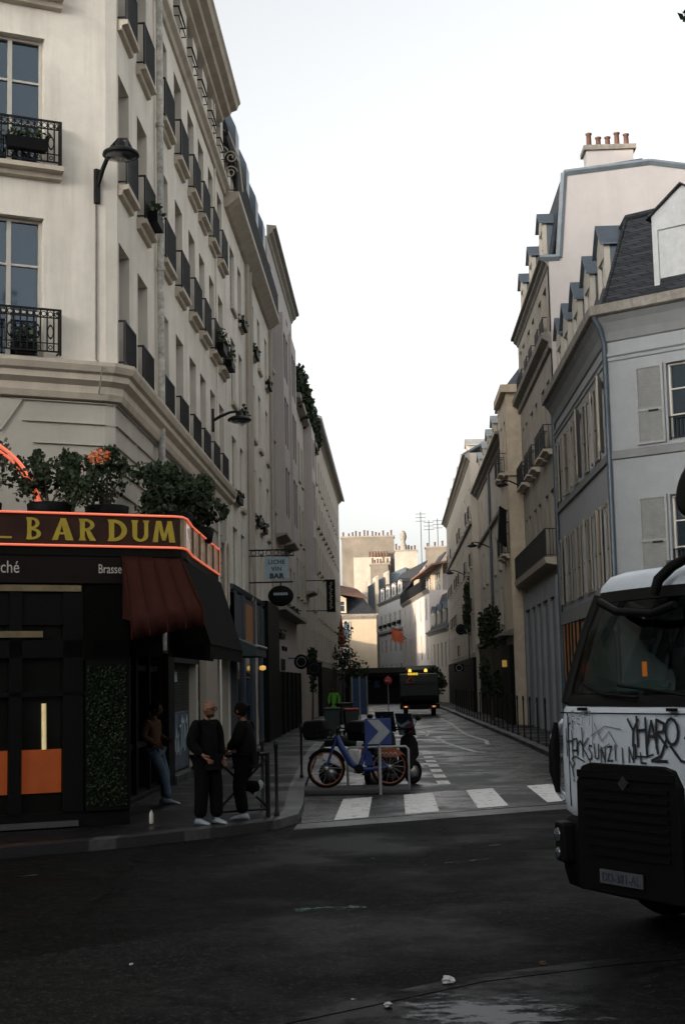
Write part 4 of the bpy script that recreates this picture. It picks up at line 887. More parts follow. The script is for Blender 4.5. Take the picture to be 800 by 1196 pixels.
for (x0,zz0),(x1,zz1) in zip([(5.6,17.02),(6.28,17.02),(6.58,20.14),(9.65,20.45)],[(6.28,17.02),(6.58,20.14),(9.65,20.45),(22,18.45)]):
    m.tube([(x0,Yp-.02,zz0),(x1,Yp-.02,zz1)],.12,4,smooth=False)
m.build('zinc_edging',mat('grey_flashing',(.20,.23,.25),.6,noise=.2),t)
for o in ops: window(t,f,(o[0]+o[1])/2,o[2],o[1]-o[0],o[3]-o[2],.22,2,dark=True)
for o in ops:
    if o[2]>14: balcony(t,f,(o[0]+o[1])/2,o[2],o[1]-o[0]+.1,.16,.75,1,False)
    elif o[2]>10: balcony(t,f,(o[0]+o[1])/2,o[2]-.02,o[1]-o[0]+.3,.3,.9,1,True)
m=MB(); cornice(m,f,0,L,[(0,6.0),(.5,6.1),(.55,6.3),(0,6.32)]); m.build('long_balcony',M['creamstone'],t)
inst('railing',railmesh(L-.2,1.0,.48),t,f(L/2,0,6.32),f.th)
m=MB(); cornice(m,f,0,L,[(0,13.7),(.1,13.75),(.12,13.95),(.34,14.1),(.36,14.3),(0,14.34)]); m.build('belt_cornice',M['dkgutter'],t)
m=MB(); cornice(m,f,0,L,prof(16.7,.42,.32)); m.build('roof_cornice',M['dkgutter'],t)
slope(t,'mansard_roof',f,0,L,17.1,20.2,.1,.66,M['slate'],.1); slope(t,'roof_top',f,0,L,20.2,20.6,.66,3.5,M['zinc'],.1)
for y in (51.6,55.6,59.4): dormer(t,f,62.2-y,-.02,17.15,1.15,1.7,1.2,M['warmstone2'],M['zinc'],rh=.4)
chimney(t,7.5,9.2,50.2,51.0,19.5,21.35,5,M['pink'])
chimney(t,10.5,14,52,52.8,19.3,20.75,3,M['terracotta'])
m=MB()
for y in (49.75,52.0,54.4,56.6,58.8,61.6): m.box(5.72,5.9,y,y+.55,.14,5.6)
m.box(5.74,5.9,49.7,62.1,5.0,5.7); m.build('shopfront',M['palegrey'],t)
m=MB(); m.box(5.83,5.89,50.2,61.8,.14,5.0); m.build('shop_glazing',M['glass'],t)
# --- right 3: ochre end wall
t=thing('apartment_building','narrow ochre stone building whose blank side juts into the street','building',(5.25,64,0))
f=F(5.25,66.2,R(-90)); ops=[(.6,1.5,11.2,13.6),(.6,1.5,7.6,9.6),(2.4,3.3,11.2,13.6),(2.4,3.3,7.6,9.6)]
m=MB(); facade(m,f,0,4.0,0,15,ops,.2); body(m,[(5.25,62.2),(12,62.2),(12,66.2),(5.25,66.2)],0,15); m.build('wall',M['ochre'],t)
for o in ops: window(t,f,(o[0]+o[1])/2,o[2],.9,o[3]-o[2],.2,1); balcony(t,f,(o[0]+o[1])/2,o[2],1.2,.3,.9,0,True)
for z,h,p in ((14.7,.35,.22),(11.0,.2,.14)):
    m=MB(); m.prism([(5.25-p,62.2-p),(12,62.2-p),(12,66.2),(5.25-p,66.2)],lambda x,y,z=z:Vector((x,y,z)),lambda x,y,z=z,h=h:Vector((x,y,z+h))); m.build('cornice',M['ochre'],t)
m=MB(); m.prism([(5.3,15.05),(6.2,16.2),(12,16.4),(12,15.05)],lambda x,z:Vector((x,62.3,z)),lambda x,z:Vector((x,66,z))); m.build('roof',M['zinc'],t)
m=MB(); m.box(5.05,5.25,62.3,66.1,.14,3.6); m.build('shopfront',M['darkwood'],t)
m=MB(); m.prism([(0,4.3),(.55,4.1),(.55,4.0),(0,4.0)],lambda o,z:Vector((5.25-o,62,z)),lambda o,z:Vector((5.25-o,66.2,z))); m.build('shop_hood',M['dkgutter'],t)
# --- right 4
t,f,cv=row_house('apartment_building','cream building with a dormered mansard roof beyond the ochre one',1,5.5,66.22,88,13.6,M['warmstone2'],
  [(67.4+i*3.3,68.5+i*3.3) for i in range(6)],[(4.9,6.7),(7.6,9.5),(10.6,12.6)],dep=.2,cor=[('cornice',prof(13.2,.5,.45),M['dkgutter']),('belt',[(0,10.2),(.14,10.25),(.14,10.4),(0,10.42)],M['dkgutter']),('shop_cornice',[(0,4.0),(.3,4.05),(.34,4.25),(0,4.3)],M['dkgutter'])])
slope(t,'mansard_roof',f,0,21.7,13.65,16.0,-.1,.9,M['slate'],.1)
m=MB(); m.prism([(.9,16.0),(5,16.6),(5,16.5),(.9,15.9)],lambda d,z:f(0,d,z),lambda d,z:f(21.7,d,z)); m.build('roof_top',M['zinc'],t)
for y in (69.5,73.5,77.5,81.5,85.5): dormer(t,f,88-y,.0,13.8,1.2,1.6,1.0,M['warmstone2'],M['oldzinc'],rh=.35)
chimney(t,6.6,7.8,86.6,87.3,15,17.6,5,M['farwall'])
m=MB(); m.box(5.3,5.5,66.4,87.9,.14,3.9); m.build('shopfront',M['darkwood'],t)
m=MB(); m.tube([(5.42,76.8,z) for z in(.2,7,13.2)],.08,6); m.build('downpipe',M['zinc'],t)
# --- right 5
t,f,cv=row_house('apartment_building','sunlit cream building with a bluish side wall further along the right row',1,5.1,88.02,128,16.2,M['warmstone2'],
  [(89.5+i*3.2,90.6+i*3.2) for i in range(12)],[(3.9,5.6),(6.4,8.3),(9.2,11.1),(12.2,14.2)],dep=.2,cor=[('cornice',prof(15.7,.5,.45),M['warmstone']),('belt',[(0,11.7),(.14,11.75),(.14,11.9),(0,11.92)],M['dkgutter'])],rail=lambda o:rnd.random()<.35)
slope(t,'roof',f,0,40,16.2,18,-.4,3,M['zinc'],.12)
for y in (93,99,105,111,117,123): dormer(t,f,128-y,.1,16.2,1.2,1.3,1.4,M['warmstone2'],M['oldzinc'],rh=.35)
m=MB(); m.box(4.9,5.1,88.2,127.8,.14,3.5); m.build('shopfront',M['darkwood'],t)
chimney(t,6.2,7.6,120,121,17,19.5,5,M['farwall'])
# --- right 6, low, mansard, set where the street bends
t=thing('town_house','low pale house with a steep slate roof where the street bends','house',(4.6,134,0))
u=Vector((3.6-4.95,143-128,0)); f=F(3.6,143.5,math.atan2(-15.5,1.4)); L=15.56
ops=[(1.2+i*2.9,2.2+i*2.9,z0,z1) for i in range(5) for z0,z1 in ((3.4,5.6),)]
m=MB(); facade(m,f,0,L,0,6.8,ops,.2); q=[f(L,0,0),f(L,8,0),f(0,8,0),f(0,0,0)]; body(m,[(p.x,p.y) for p in q],0,6.8); m.build('wall',M['warmstone2'],t)
for o in ops: window(t,f,(o[0]+o[1])/2,o[2],1,o[3]-o[2],.2,1)
slope(t,'mansard_roof',f,0,L,6.8,10.6,-.1,1.3,M['slate'],.12)
for a_ in (3.5,7.6,11.8): dormer(t,f,a_,.1,7.1,1.5,1.7,1.4,M['warmstone2'],M['zinc'],rh=.5)
m=MB(); cornice(m,f,0,L,prof(6.5,.4,.35)); m.build('cornice',M['dkgutter'],t)
m=MB(); m.prism([(0,10.5),(1.3,10.5),(7,12.5),(7,6.8),(0,6.8)],lambda d,z:f(L,d+.05,z),lambda d,z:f(L-.3,d+.05,z)); m.build('gable_wall',M['pink'],t)
# ------------------------------------------------------------------ the far end of the street
def far_house(name,label,P0,P1,zt,wall,ncol,rows,w,depth=9,sunk=True,cat='house',cornice_=True,dep=.07):
    t=thing(name,label,cat,(*P0,0)); d=Vector((P1[0]-P0[0],P1[1]-P0[1],0)); L=d.length; f=F(*P0,math.atan2(d.y,d.x))
    ops=[]
    for r in rows:
        n=r[2] if len(r)>2 else ncol
        for i in range(n): c=L*(i+.5)/n; ops.append((c-w/2,c+w/2,r[0],r[1]))
    m=MB(); facade(m,f,0,L,0,zt,ops,dep); q=[f(L,0,0),f(L,depth,0),f(0,depth,0),f(0,0,0)]; body(m,[(p.x,p.y) for p in q],0,zt); m.build('wall',wall,t)
    for o in ops: window(t,f,(o[0]+o[1])/2,o[2],w,o[3]-o[2],dep,1,dark=True)
    if cornice_: m=MB(); cornice(m,f,0,L,prof(zt-.3,.4,.3)); m.build('cornice',M['dkgutter'],t)
    return t,f,L
# cream house facing the street
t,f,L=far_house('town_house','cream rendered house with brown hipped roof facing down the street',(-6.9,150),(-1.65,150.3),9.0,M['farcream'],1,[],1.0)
t2=t
for a_,z0,z1,w in ((1.75,6.7,8.5,1.45),(2.1,4.6,5.7,.75)):
    m=MB(); m.prism([(a_-w/2-.08,z0-.08),(a_+w/2+.08,z0-.08),(a_+w/2+.08,z1+.08),(a_-w/2-.08,z1+.08)],lambda x,z:f(x,-.03,z),lambda x,z:f(x,.02,z)); m.build('window_surround',M['dkgutter'],t)
    window(t,f,a_,z0,w,z1-z0,-.04,1)
m=MB(); m.quad(f(-.2,-.35,9.1),f(L+.1,-.35,9.1),f(L-1.9,3.2,12.0),f(.5,3.2,12.8)); m.quad(f(L+.1,-.35,9.1),f(L+.1,9,9.1),f(L-1.9,6,12),f(L-1.9,3.2,12.0)); m.build('slate_roof',M['slate'],t)
m=MB(); m.quad(f(-.3,-.1,11.6),f(1.0,.3,11.5),f(L-.6,1.9,10.9),f(L-1.9,3.6,12.2),f(-.3,3.6,13.0)); m.build('tile_roof',M['tile'],t)
dormer(t,f,1.35,-.15,9.4,1.5,1.6,2.0,M['farcream'],M['slate'],rh=.3)
m=MB(); m.prism([(0,9.05),(.35,9.1),(.38,9.25),(0,9.3)],lambda o,z:f(-.2,-o,z),lambda o,z:f(L+.2,-o,z)); m.build('eaves',M['dkgutter'],t)
# white houses curving away behind it
t,f,L=far_house('town_house','grey-white house with five close window columns at the far bend',(-1.75,192),(1.25,171),12.4,M['farwhite'],5,[(9.2,10.8),(5.8,7.6),(2.6,4.4)],1.7)
slope(t,'slate_roof',f,0,L,12.5,16.6,-.1,3.2,M['slate'],.15)
for i in range(4): dormer(t,f,L*(i+.5)/4,.1,12.7,2.6,1.6,1.8,M['farwhite'],M['slate'],rh=.3)
m=MB(); cornice(m,f,0,L,[(0,8.3),(.3,8.35),(.3,8.6),(0,8.65)]); m.build('belt_cornice',M['dkgutter'],t)
for i in range(5):
    m=MB(); a_=L*(i+.5)/5; m.prism([(a_-.95,9.1),(a_+.95,9.1),(a_+.95,9.5),(a_-.95,9.5)],lambda x,z:f(x,-.3,z),lambda x,z:f(x,-.02,z)); m.build('window_box',M['plastic'],t)
t,f,L=far_house('town_house','pinkish house with a recessed lit roof terrace and long iron balcony at the bend',(1.3,170.5),(3.75,142),11.1,M['pink'],5,[(8.2,10.5),(4.2,6.9)],1.6)
m=MB(); facade(m,f,0,L,11.1,14.0,[(L*.35,L*.62,11.3,13.4),(L*.66,L*.92,11.3,13.4)],.3,1.4); m.build('attic_wall',M['farcream'],t)
window(t,f,L*.485,11.3,L*.27,2.1,.3,1,1.4); window(t,f,L*.79,11.3,L*.26,2.1,.3,1,1.4)
m=MB(); m.prism([(.3,13.75),(5,14.7),(5,14.5),(.3,13.55)],lambda d,z:f(L*.25,d,z),lambda d,z:f(L,d,z)); m.build('roof',M['tile'],t)
inst('railing',railmesh(L-.4,1.2,.3),t,f(L/2,0,11.15),f.th)
m=MB(); m.prism([(1.2,11),(2.2,14.0),(4.4,15.6),(8.5,15.8),(8.5,11)],lambda d,z:f(-.4,d,z),lambda d,z:f(.6,d,z)); m.build('gable_wall',M['pink'],t)
slope(t,'slate_slope',f,-.8,L*.22,11.6,17.0,.8,4.6,M['slate'],.2)
o=thing('hanging_flags','two orange-red flags hanging from the pinkish far house','flag',tuple(f(.5,-.3,8.2)))
for k in range(2):
    m=MB(); q=f(1+2.6*k,-.4,8.3-.25*k); n=6
    m.tube([f(1+2.6*k,0,7.0),q+Vector((-.9,-.4,.2))],.05,5); m.build('flag_pole',M['iron'],o)
    m=MB()
    for i in range(n): 
        x0,x1=-1.1+1.1*i/n,-1.1+1.1*(i+1)/n
        m.quad(q+Vector((x0,-.4+.12*math.sin(i*1.4),.2-.5*i/n)),q+Vector((x1,-.4+.12*math.sin((i+1)*1.4),.2-.5*(i+1)/n)),q+Vector((x1,-.4+.1*math.sin((i+1)*1.4),-1.5-.2*(i+1)/n)),q+Vector((x0,-.4+.1*math.sin(i*1.4),-1.1-.3*i/n)))
    m.build('cloth',mat('flag_cloth',(.42,.09,.03),.8,noise=.2),o)
# chimney walls of the houses behind
def stack(label,x0,x1,y,z0,z1,pots,wall,extra=None,thick=1.2):
    t=thing('party_wall',label,'party wall',((x0+x1)/2,y,0))
    m=MB(); P=extra or [(x0,z0),(x1,z0),(x1,z1),(x0,z1)]
    m.prism(P,lambda x,z:Vector((x,y,z)),lambda x,z:Vector((x,y+thick,z))); m.build('wall',wall,t)
    m=MB(); m.box(x0-.12,x1+.12,y-.1,y+thick+.1,z1,z1+.22); m.build('coping',M['dkgutter'],t)
    for k in range(pots):
        c=MB(); x=x0+(x1-x0)*(k+.3+.5*rnd.random())/pots; h=.5+.5*rnd.random(); r=.13
        c.lathe([(r*1.1,z1+.2),(r,z1+.3),(r*.9,z1+.15+h),(r*1.2,z1+.18+h),(r*1.2,z1+.25+h)],Matrix.Translation((x,y+thick/2,0)),8); c.build('chimney_pot',M['terracotta'],t)
    return t
KF=1.19
def K(x,z): return x*KF,2.1+(z-2.1)*KF
def kstack(label,x0,x1,y,z1,pots,wall,thick=3,extra=None):
    (X0,Z1),(X1,_)=K(x0,z1),K(x1,z1); return stack(label,X0,X1,y*KF,0,Z1,pots,wall,[K(*q) for q in extra] if extra else None,thick)
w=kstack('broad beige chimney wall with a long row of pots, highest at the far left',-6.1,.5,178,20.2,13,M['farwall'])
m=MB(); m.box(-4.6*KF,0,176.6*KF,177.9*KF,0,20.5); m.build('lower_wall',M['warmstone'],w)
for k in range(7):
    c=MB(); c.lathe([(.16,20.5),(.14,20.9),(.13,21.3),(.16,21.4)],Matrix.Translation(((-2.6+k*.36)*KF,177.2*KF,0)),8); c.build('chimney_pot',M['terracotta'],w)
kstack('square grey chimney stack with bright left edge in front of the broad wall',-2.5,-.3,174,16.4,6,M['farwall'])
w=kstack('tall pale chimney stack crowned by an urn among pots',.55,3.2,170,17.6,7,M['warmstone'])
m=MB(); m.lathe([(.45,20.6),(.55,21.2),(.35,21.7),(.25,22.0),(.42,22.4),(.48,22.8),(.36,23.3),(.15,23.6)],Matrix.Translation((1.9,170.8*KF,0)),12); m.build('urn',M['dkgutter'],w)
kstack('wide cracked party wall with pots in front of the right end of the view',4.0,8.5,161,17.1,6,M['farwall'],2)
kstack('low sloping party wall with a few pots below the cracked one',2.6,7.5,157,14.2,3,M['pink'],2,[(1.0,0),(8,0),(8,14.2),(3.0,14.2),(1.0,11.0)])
t=thing('attic_roof','zinc attic roof with three tall bright cheeked dormers below the grey stack','roof',(-2,200,0))
m=MB(); m.prism([(-4.3,0),(1.1,0),(2.2,18.2),(-.7,17.0),(-3.7,15.3),(-4.3,13.4)],lambda x,z:Vector((x,200.5,z)),lambda x,z:Vector((x,202.5,z))); m.build('roof',M['zinc'],t)
f=F(-4.0,198,R(12))
for i in range(3): 
    m=MB(); a_=.4+i*1.55; zz=14.0+.65*i
    m.prism([(a_,9),(a_+.34,9),(a_+.34,zz+2.3),(a_,zz+2.0)],lambda x,z:f(x,0,z),lambda x,z:f(x,2.5,z)); m.build('dormer_cheek',M['warmstone'],t)
m=MB(); m.prism([(-4.3,0),(.0,0),(.0,11.5),(-4.3,10.6)],lambda x,z:Vector((x,198.5,z)),lambda x,z:Vector((x,200.4,z))); m.build('wall',M['farwall'],t)
# aerials
t=thing('roof_aerials','thin television aerials on the roofs at the end of the street','aerial',(4.2,196,17))
for x,h in ((4.3,25.4),(5.4,24.2),(6.6,24.4)):
    m=MB(); m.tube([(x,196,16),(x,196,h)],.05,5)
    for k in range(3): m.tube([(x-.7,196,h-.3-.5*k),(x+.7,196,h-.3-.5*k)],.03,4)
    m.build('aerial',M['iron'],t)
# backdrop house row behind so that no gap opens between roofs
for i,(lab,x0,x1,y,z,w_) in enumerate((('plain beige house closing the view behind the chimney walls',-16,-4,225,15,'farwall'),('plain pinkish house closing the view behind the cracked wall',3,18,205,13,'pink'))):
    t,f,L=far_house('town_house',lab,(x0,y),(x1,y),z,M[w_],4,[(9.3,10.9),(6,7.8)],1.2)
    slope(t,'roof',f,0,L,z,z+2.5,-.2,4,M['zinc'],.15)
# ------------------------------------------------------------------ white graffitied truck
TR=thing('truck','white graffiti covered truck with black grille standing nose towards us at the right edge','truck',(1.91,11.56,0),R(-59))
XC=-.12
def ring(hw,d,back=2.0,r=.16,bow=.07,n=6):
    P=[(-hw,back),(-hw,d+r+bow)]
    for i in range(1,n): t=math.pi/2*i/n; P.append((-hw+r*(1-math.cos(t)),d+bow+r*(1-math.sin(t))))
    m_=14
    for i in range(m_+1): x=-hw+r+(2*hw-2*r)*i/m_; P.append((x,d+bow*((2*i/m_-1)**2)))
    for i in range(n-1,0,-1): t=math.pi/2*i/n; P.append((hw-r*(1-math.cos(t)),d+bow+r*(1-math.sin(t))))
    P+=[(hw,d+r+bow),(hw,back)]; return P
def loft(name,secs,mt,parent,cap=True,smooth=True,**k):
    m=MB(); vs=[];n=None
    for z,hw,d in secs:
        P=ring(hw,d,**k); n=len(P); vs+=[(XC+x,y,z) for x,y in P]
    fs=[(i*n+j,i*n+j+1,(i+1)*n+j+1,(i+1)*n+j) for i in range(len(secs)-1) for j in range(n-1)]
    m.add(vs,fs,smooth)
    if cap: m.add(vs[-n:],[list(range(n))],smooth); m.add(vs[:n],[list(range(n))[::-1]],False)
    return m.build(name,mt,parent)
loft('cab',[(.93,.93,.03),(.98,.99,.0),(1.1,1.0,-.01),(1.4,1.0,-.012),(1.7,1.0,.0),(1.83,1.0,.015),(1.87,.995,.05),(1.88,.9,.1)],M['truckpaint'],TR)
tg=bpy.data.materials.new('tinted_windscreen'); tg.use_nodes=True; nt=tg.node_tree; nt.nodes.clear(); N=nt.nodes.new
o_=N('ShaderNodeOutputMaterial'); mx=N('ShaderNodeMixShader'); tr_=N('ShaderNodeBsdfTransparent'); gl=N('ShaderNodeBsdfGlossy'); fr=N('ShaderNodeFresnel'); tr_.inputs[0].default_value=(.42,.50,.48,1); gl.inputs['Roughness'].default_value=.03; gl.inputs[0].default_value=(.3,.33,.33,1); fr.inputs[0].default_value=1.45
nt.links.new(fr.outputs[0],mx.inputs[0]); nt.links.new(tr_.outputs[0],mx.inputs[1]); nt.links.new(gl.outputs[0],mx.inputs[2]); nt.links.new(mx.outputs[0],o_.inputs[0])
loft('windscreen',[(1.875,.965,.055),(2.1,.955,.12),(2.5,.91,.25),(2.78,.86,.36),(2.84,.85,.385)],tg,TR,cap=False,r=.14)
# black pillars and scuttle
for s in(-1,1):
    pts=[(XC+s*(.965-.03),.055+.10,1.875),(XC+s*.925,.12+.1,2.1),(XC+s*.88,.35,2.5),(XC+s*.83,.46,2.8)]
    m=MB(); m.tube([(x,y+.03,z) for x,y,z in pts],[.075,.07,.065,.06],8); m.build('windscreen_pillar',M['plastic'],TR)
loft('scuttle',[(1.86,.96,.03),(1.93,.968,.05),(1.97,.95,.10)],M['plastic'],TR,r=.14)
loft('windscreen_header',[(2.74,.868,.335),(2.86,.855,.38)],M['plastic'],TR,cap=False,r=.14)
loft('roof',[(2.83,.86,.37),(2.88,.86,.38),(2.97,.82,.46),(3.01,.74,.56),(3.03,.5,.8)],M['truckpaint'],TR,r=.14)
m=MB(); m.box(XC-.9,XC+.9,1.9,1.98,1.0,2.9); m.build('cab_back',M['plastic'],TR)
m=MB(); m.box(XC-.88,XC+.88,.3,.62,1.5,1.93)
for x in (-.5,.45): m.box(XC+x-.28,XC+x+.28,1.25,1.5,1.4,2.35); m.box(XC+x-.14,XC+x+.14,1.28,1.42,2.35,2.6)
m.build('dashboard_and_seats',mat('cab_interior',(.008,.014,.014),.8,noise=.3),TR)
m=MB(); m.torus(.22,.018,Matrix.Translation((XC+.45,.75,2.0))@Matrix.Rotation(R(-60),4,'X'),24,6); m.build('steering_wheel',M['plastic'],TR)
m=MB(); m.add([(-.50,.22,1.985),(-.05,.20,1.985),(.10,.34,2.06),(-.26,.36,2.07)],[(0,1,2,3)]); m.build('paper_on_dashboard',mat('teal_paper',(.09,.16,.15),.7),TR)
m=MB(); m.box(-.19,-.14,.27,.28,2.10,2.22); m.build('signal_reflection',M['beacon'] if False else mat('signal_reflection',(.8,.25,.04),.4,emit=(1,.22,.03),es=.12),TR)  # glowing box stands in for a signal lamp reflected in the windscreen
m=MB(); m.tube([(-.62,.2,2.74),(-.35,.16,2.64),(.1,.15,2.60),(.35,.17,2.66)],.035,6); m.build('sun_visor',M['plastic'],TR)
m=MB(); m.tube([(.75,.02,1.93),(.2,.03,1.99),(-.3,.10,2.03)],.014,5); m.build('wiper',M['plastic'],TR); m=MB(); m.tube([(.05,.0,1.93),(-.45,.05,1.96),(-.8,.13,2.05)],.014,5); m.build('wiper',M['plastic'],TR)
m=MB(); m.tube([(.02,.25,2.76),(.06,.27,2.88),(.16,.33,2.98),(.32,.36,3.04),(.6,.3,3.07),(.80,.15,3.14),(.84,.0,3.3)],[.04,.045,.045,.04,.035,.03,.025],10); m.build('mirror_arm',M['plastic'],TR)
m=MB(); Mx=Matrix.Translation((.84,.0,3.52)); m.lathe([(.02,-.05),(.16,-.05),(.19,-.02),(.19,.03),(.15,.05),(.02,.05)],Mx@Matrix.Rotation(R(75),4,'X'),24,sx=1,sy=1.25); 
mi=m.build('mirror',M['plastic'],TR); m=MB(); m.torus(.19,.016,Mx@Matrix.Rotation(R(75),4,'X'),24,6,sy=1.25); m.build('mirror_rim',M['whitewood'],mi)
# grille, bumper, lamps
m=MB(); P=[(-.74,.36),(-.73,1.24),(-.66,1.37),(-.55,1.40),(.33,1.40),(.44,1.37),(.51,1.24),(.52,.36)]
m.prism(P,lambda x,z:(x,-.035,z),lambda x,z:(x,.1,z)); gr=m.build('grille',M['plastic'],TR,bevel=.012)
m=MB()
for i in range(8): z=.66+i*.075; m.box(-.62,.40,-.052,-.034,z,z+.035)
m.box(-.70,.48,-.05,-.034,1.28,1.34); m.build('grille_slats',M['plastic'],gr)
m=MB(); m.prism([(-.11,1.19),(-.05,1.25),(-.11,1.31),(-.17,1.25)],lambda x,z:(x,-.058,z),lambda x,z:(x,-.03,z)); m.build('emblem',mat('dull_chrome',(.06,.06,.06),.4,metal=.6),gr)
loft('bumper',[(.33,.95,.06),(.36,1.0,.0),(.5,1.02,-.03),(.84,1.02,-.03),(.92,1.0,.01),(.95,.93,.05)],M['plastic'],TR,back=1.6)
for s in(-1,1):
    x0=XC+s*.85; w=.12
    m=MB(); Mx=Matrix.Translation((x0,.03,.72))@Matrix.Rotation(R(s*22),4,'Z'); m.box(-w,w,-.075,.05,-.17,.17,Mx); h=m.build('headlight',M['plastic'],TR,bevel=.03)
    for dz,r in ((.06,.062),(-.09,.05)):
        m=MB(); m.lathe([(r,-.0),(r*.8,.02),(.01,.03)],Mx@Matrix.Translation((0,-.076,dz))@Matrix.Rotation(R(90),4,'X'),16); m.build('lens',M['headlight'],h)
m=MB(); m.box(-.435,.085,-.062,-.05,.445,.555); pl=m.build('number_plate',mat('grey_number_plate',(.07,.075,.08),.6,noise=.3),TR)  # plate in mottled dark grey
text('DD-381-AL',.105,'plate_number',M['signink'],pl,(-.175,-.066,.463),(R(90),0,0),.002,'CENTER',.93)
# side air deflectors, step and running gear
for s in(-1,1):
    m=MB(); Q=[(1.72,.03),(1.6,.0),(1.25,.02),(1.1,.06)]
    m.tube([(XC+s*(1.0),.16,1.74),(XC+s*1.075,.10,1.6),(XC+s*1.09,.09,1.3),(XC+s*1.05,.12,1.12),(XC+s*1.0,.14,1.05)],[.02,.028,.03,.028,.02],8); d_=m.build('air_deflector',M['truckpaint'],TR)
    m=MB(); m.tube([(XC+s*.99,.07,1.72),(XC+s*1.035,.075,1.5),(XC+s*1.04,.075,1.3),(XC+s*1.0,.07,1.12)],[.02,.05,.05,.02],8); m.build('deflector_slot',M['plastic'],d_)
    m=MB(); m.lathe([(.02,-.12),(.30,-.12),(.40,-.10),(.42,0),(.40,.10),(.30,.12),(.02,.12)],Matrix.Translation((XC+s*.86,1.15,.42))@Matrix.Rotation(R(90),4,'Y'),28); wl=m.build('wheel',M['rubber'],TR)
    m=MB(); m.lathe([(.02,-.13),(.2,-.13),(.22,-.125),(.22,.125),(.2,.13),(.02,.13)],Matrix.Translation((XC+s*.86,1.15,.42))@Matrix.Rotation(R(90),4,'Y'),20); m.build('rim',M['steel'],wl)
    m=MB(); m.lathe([(.02,-.14),(.30,-.14),(.40,-.12),(.42,0),(.40,.12),(.30,.14),(.02,.14)],Matrix.Translation((XC+s*.80,4.6,.42))@Matrix.Rotation(R(90),4,'Y'),28); m.build('wheel',M['rubber'],TR)
m=MB(); m.box(XC-.4,XC+.4,.4,6.2,.45,.75); m.build('chassis',M['plastic'],TR)
m=MB(); m.box(XC-.95,XC+.95,2.1,6.3,.85,.98); 
for s in(-1,1): m.box(XC+s*.95-.03,XC+s*.95+.03,2.1,6.3,.98,1.5)
m.box(XC-.95,XC+.95,6.27,6.33,.98,1.5); m.build('load_bed',M['greywood'],TR)
m=MB()
for s in(-1,1): m.box(XC+s*1.02-.04,XC+s*1.02+.04,2.1,2.18,.98,3.2)
m.box(XC-1.75,XC+1.3,2.09,2.19,3.14,3.24); m.build('ladder_rack',mat('grey_rack',(.10,.095,.09),.6,noise=.3),TR)
def seam(name,pts):
    m=MB(); m.tube(pts,.006,4); return m.build(name,M['plastic'],TR)
fy=lambda x: -.013+.07*min(1,((x-XC)/.84)**2)
seam('panel_gap',[(x,fy(x),1.805) for x in [XC-.9+i*.1 for i in range(19)]])
for x in (XC-.80,XC+.78): seam('panel_gap',[(x,fy(x),1.80),(x,fy(x),1.42),(x,fy(x),1.02)])
for x in (XC-.55,XC+.55):
    m=MB(); m.box(x-.05,x+.05,fy(x)-.02,fy(x)+.01,1.825,1.85); m.build('bonnet_handle',M['plastic'],TR)
# graffiti, sprayed strokes standing a hair off the paint
def strokes(name,rows,w,mt,parent,zoff=0):
    m=MB()
    for k,pts in enumerate(rows):
        for i in range(len(pts)-1):
            a_,b_=Vector((pts[i][0],0,pts[i][1])),Vector((pts[i+1][0],0,pts[i+1][1])); t=(b_-a_)
            if t.length<1e-4: continue
            t.normalize(); n=Vector((-t.z,0,t.x))*w/2; e=t*w*.35
            def dp(p): 
                q=(p.x-XC)/.84; dd=.012+.06*(1-min(1,q*q)) if False else 0; return Vector((p.x,-.018-.0003*k-.0+ (.07*min(1.,q*q)),p.z))
            m.quad(dp(a_-e+n),dp(a_-e-n),dp(b_+e-n),dp(b_+e+n))
    return m.build(name,mt,parent)
ink=mat('black_spray',(.012,.013,.016),.6); ink2=mat('blue_grey_marker',(.13,.15,.19),.6)
s_=lambda x,z,h,pts:[(x+q[0]*h,z+q[1]*h) for q in pts]
def word(wd,x,z,h,adv):
    G={'Y':[[(0,1),(.3,.55),(.6,1)],[(.3,.55),(.25,-.05)]],'H':[[(0,1.05),(.02,-.1)],[(.5,1),(.5,-.15)],[(0,.5),(.5,.55)]],'A':[[(0,0),(.3,1),(.55,0)],[(.1,.4),(.5,.4)]],'R':[[(0,-.1),(.05,1),(.45,.85),(.4,.55),(.05,.5),(.55,-.05)]],
       'O':[[(.3+.32*math.cos(t),.5+.5*math.sin(t)) for t in [i*.52 for i in range(13)]]],'Q':[[(.45+.5*math.cos(t),.35+.55*math.sin(t)) for t in [i*.5 for i in range(13)]]],'N':[[(0,0),(.05,1),(.45,0),(.5,1)]],'K':[[(0,1),(0,0)],[(.45,1),(0,.5),(.5,-.1)]],'S':[[(.45,.95),(.15,1),(.05,.75),(.4,.45),(.35,.1),(0,0)]],'U':[[(0,1),(.05,.1),(.3,0),(.45,.15),(.5,1)]],'Z':[[(0,.95),(.5,1),(0,0),(.55,.05)]],'I':[[(.1,1),(.12,0)]],'E':[[(.5,1),(0,.95),(.02,.05),(.5,0)],[(0,.5),(.4,.5)]],'P':[[(0,-.1),(.03,1),(.45,.85),(.4,.55),(.05,.5)]],'T':[[(-.05,1),(.55,1)],[(.28,1),(.25,-.2)]],'a':[[(.45,.6),(.1,.55),(.05,.1),(.4,.1),(.45,.6),(.5,0)]],'n':[[(0,.6),(.02,0)],[(.02,.45),(.3,.62),(.42,.4),(.43,-.02)]],'k':[[(0,1.1),(0,-.1)],[(.45,.7),(0,.3),(.55,-.3)]]}
    out=[]
    for i,ch in enumerate(wd): out+= [s_(x+i*adv,z+.012*math.sin(i*2.1),h,p) for p in G.get(ch,[])]
    return out
cab=[o for o in TR.children if o.name.startswith('cab') and 'back' not in o.name][0]
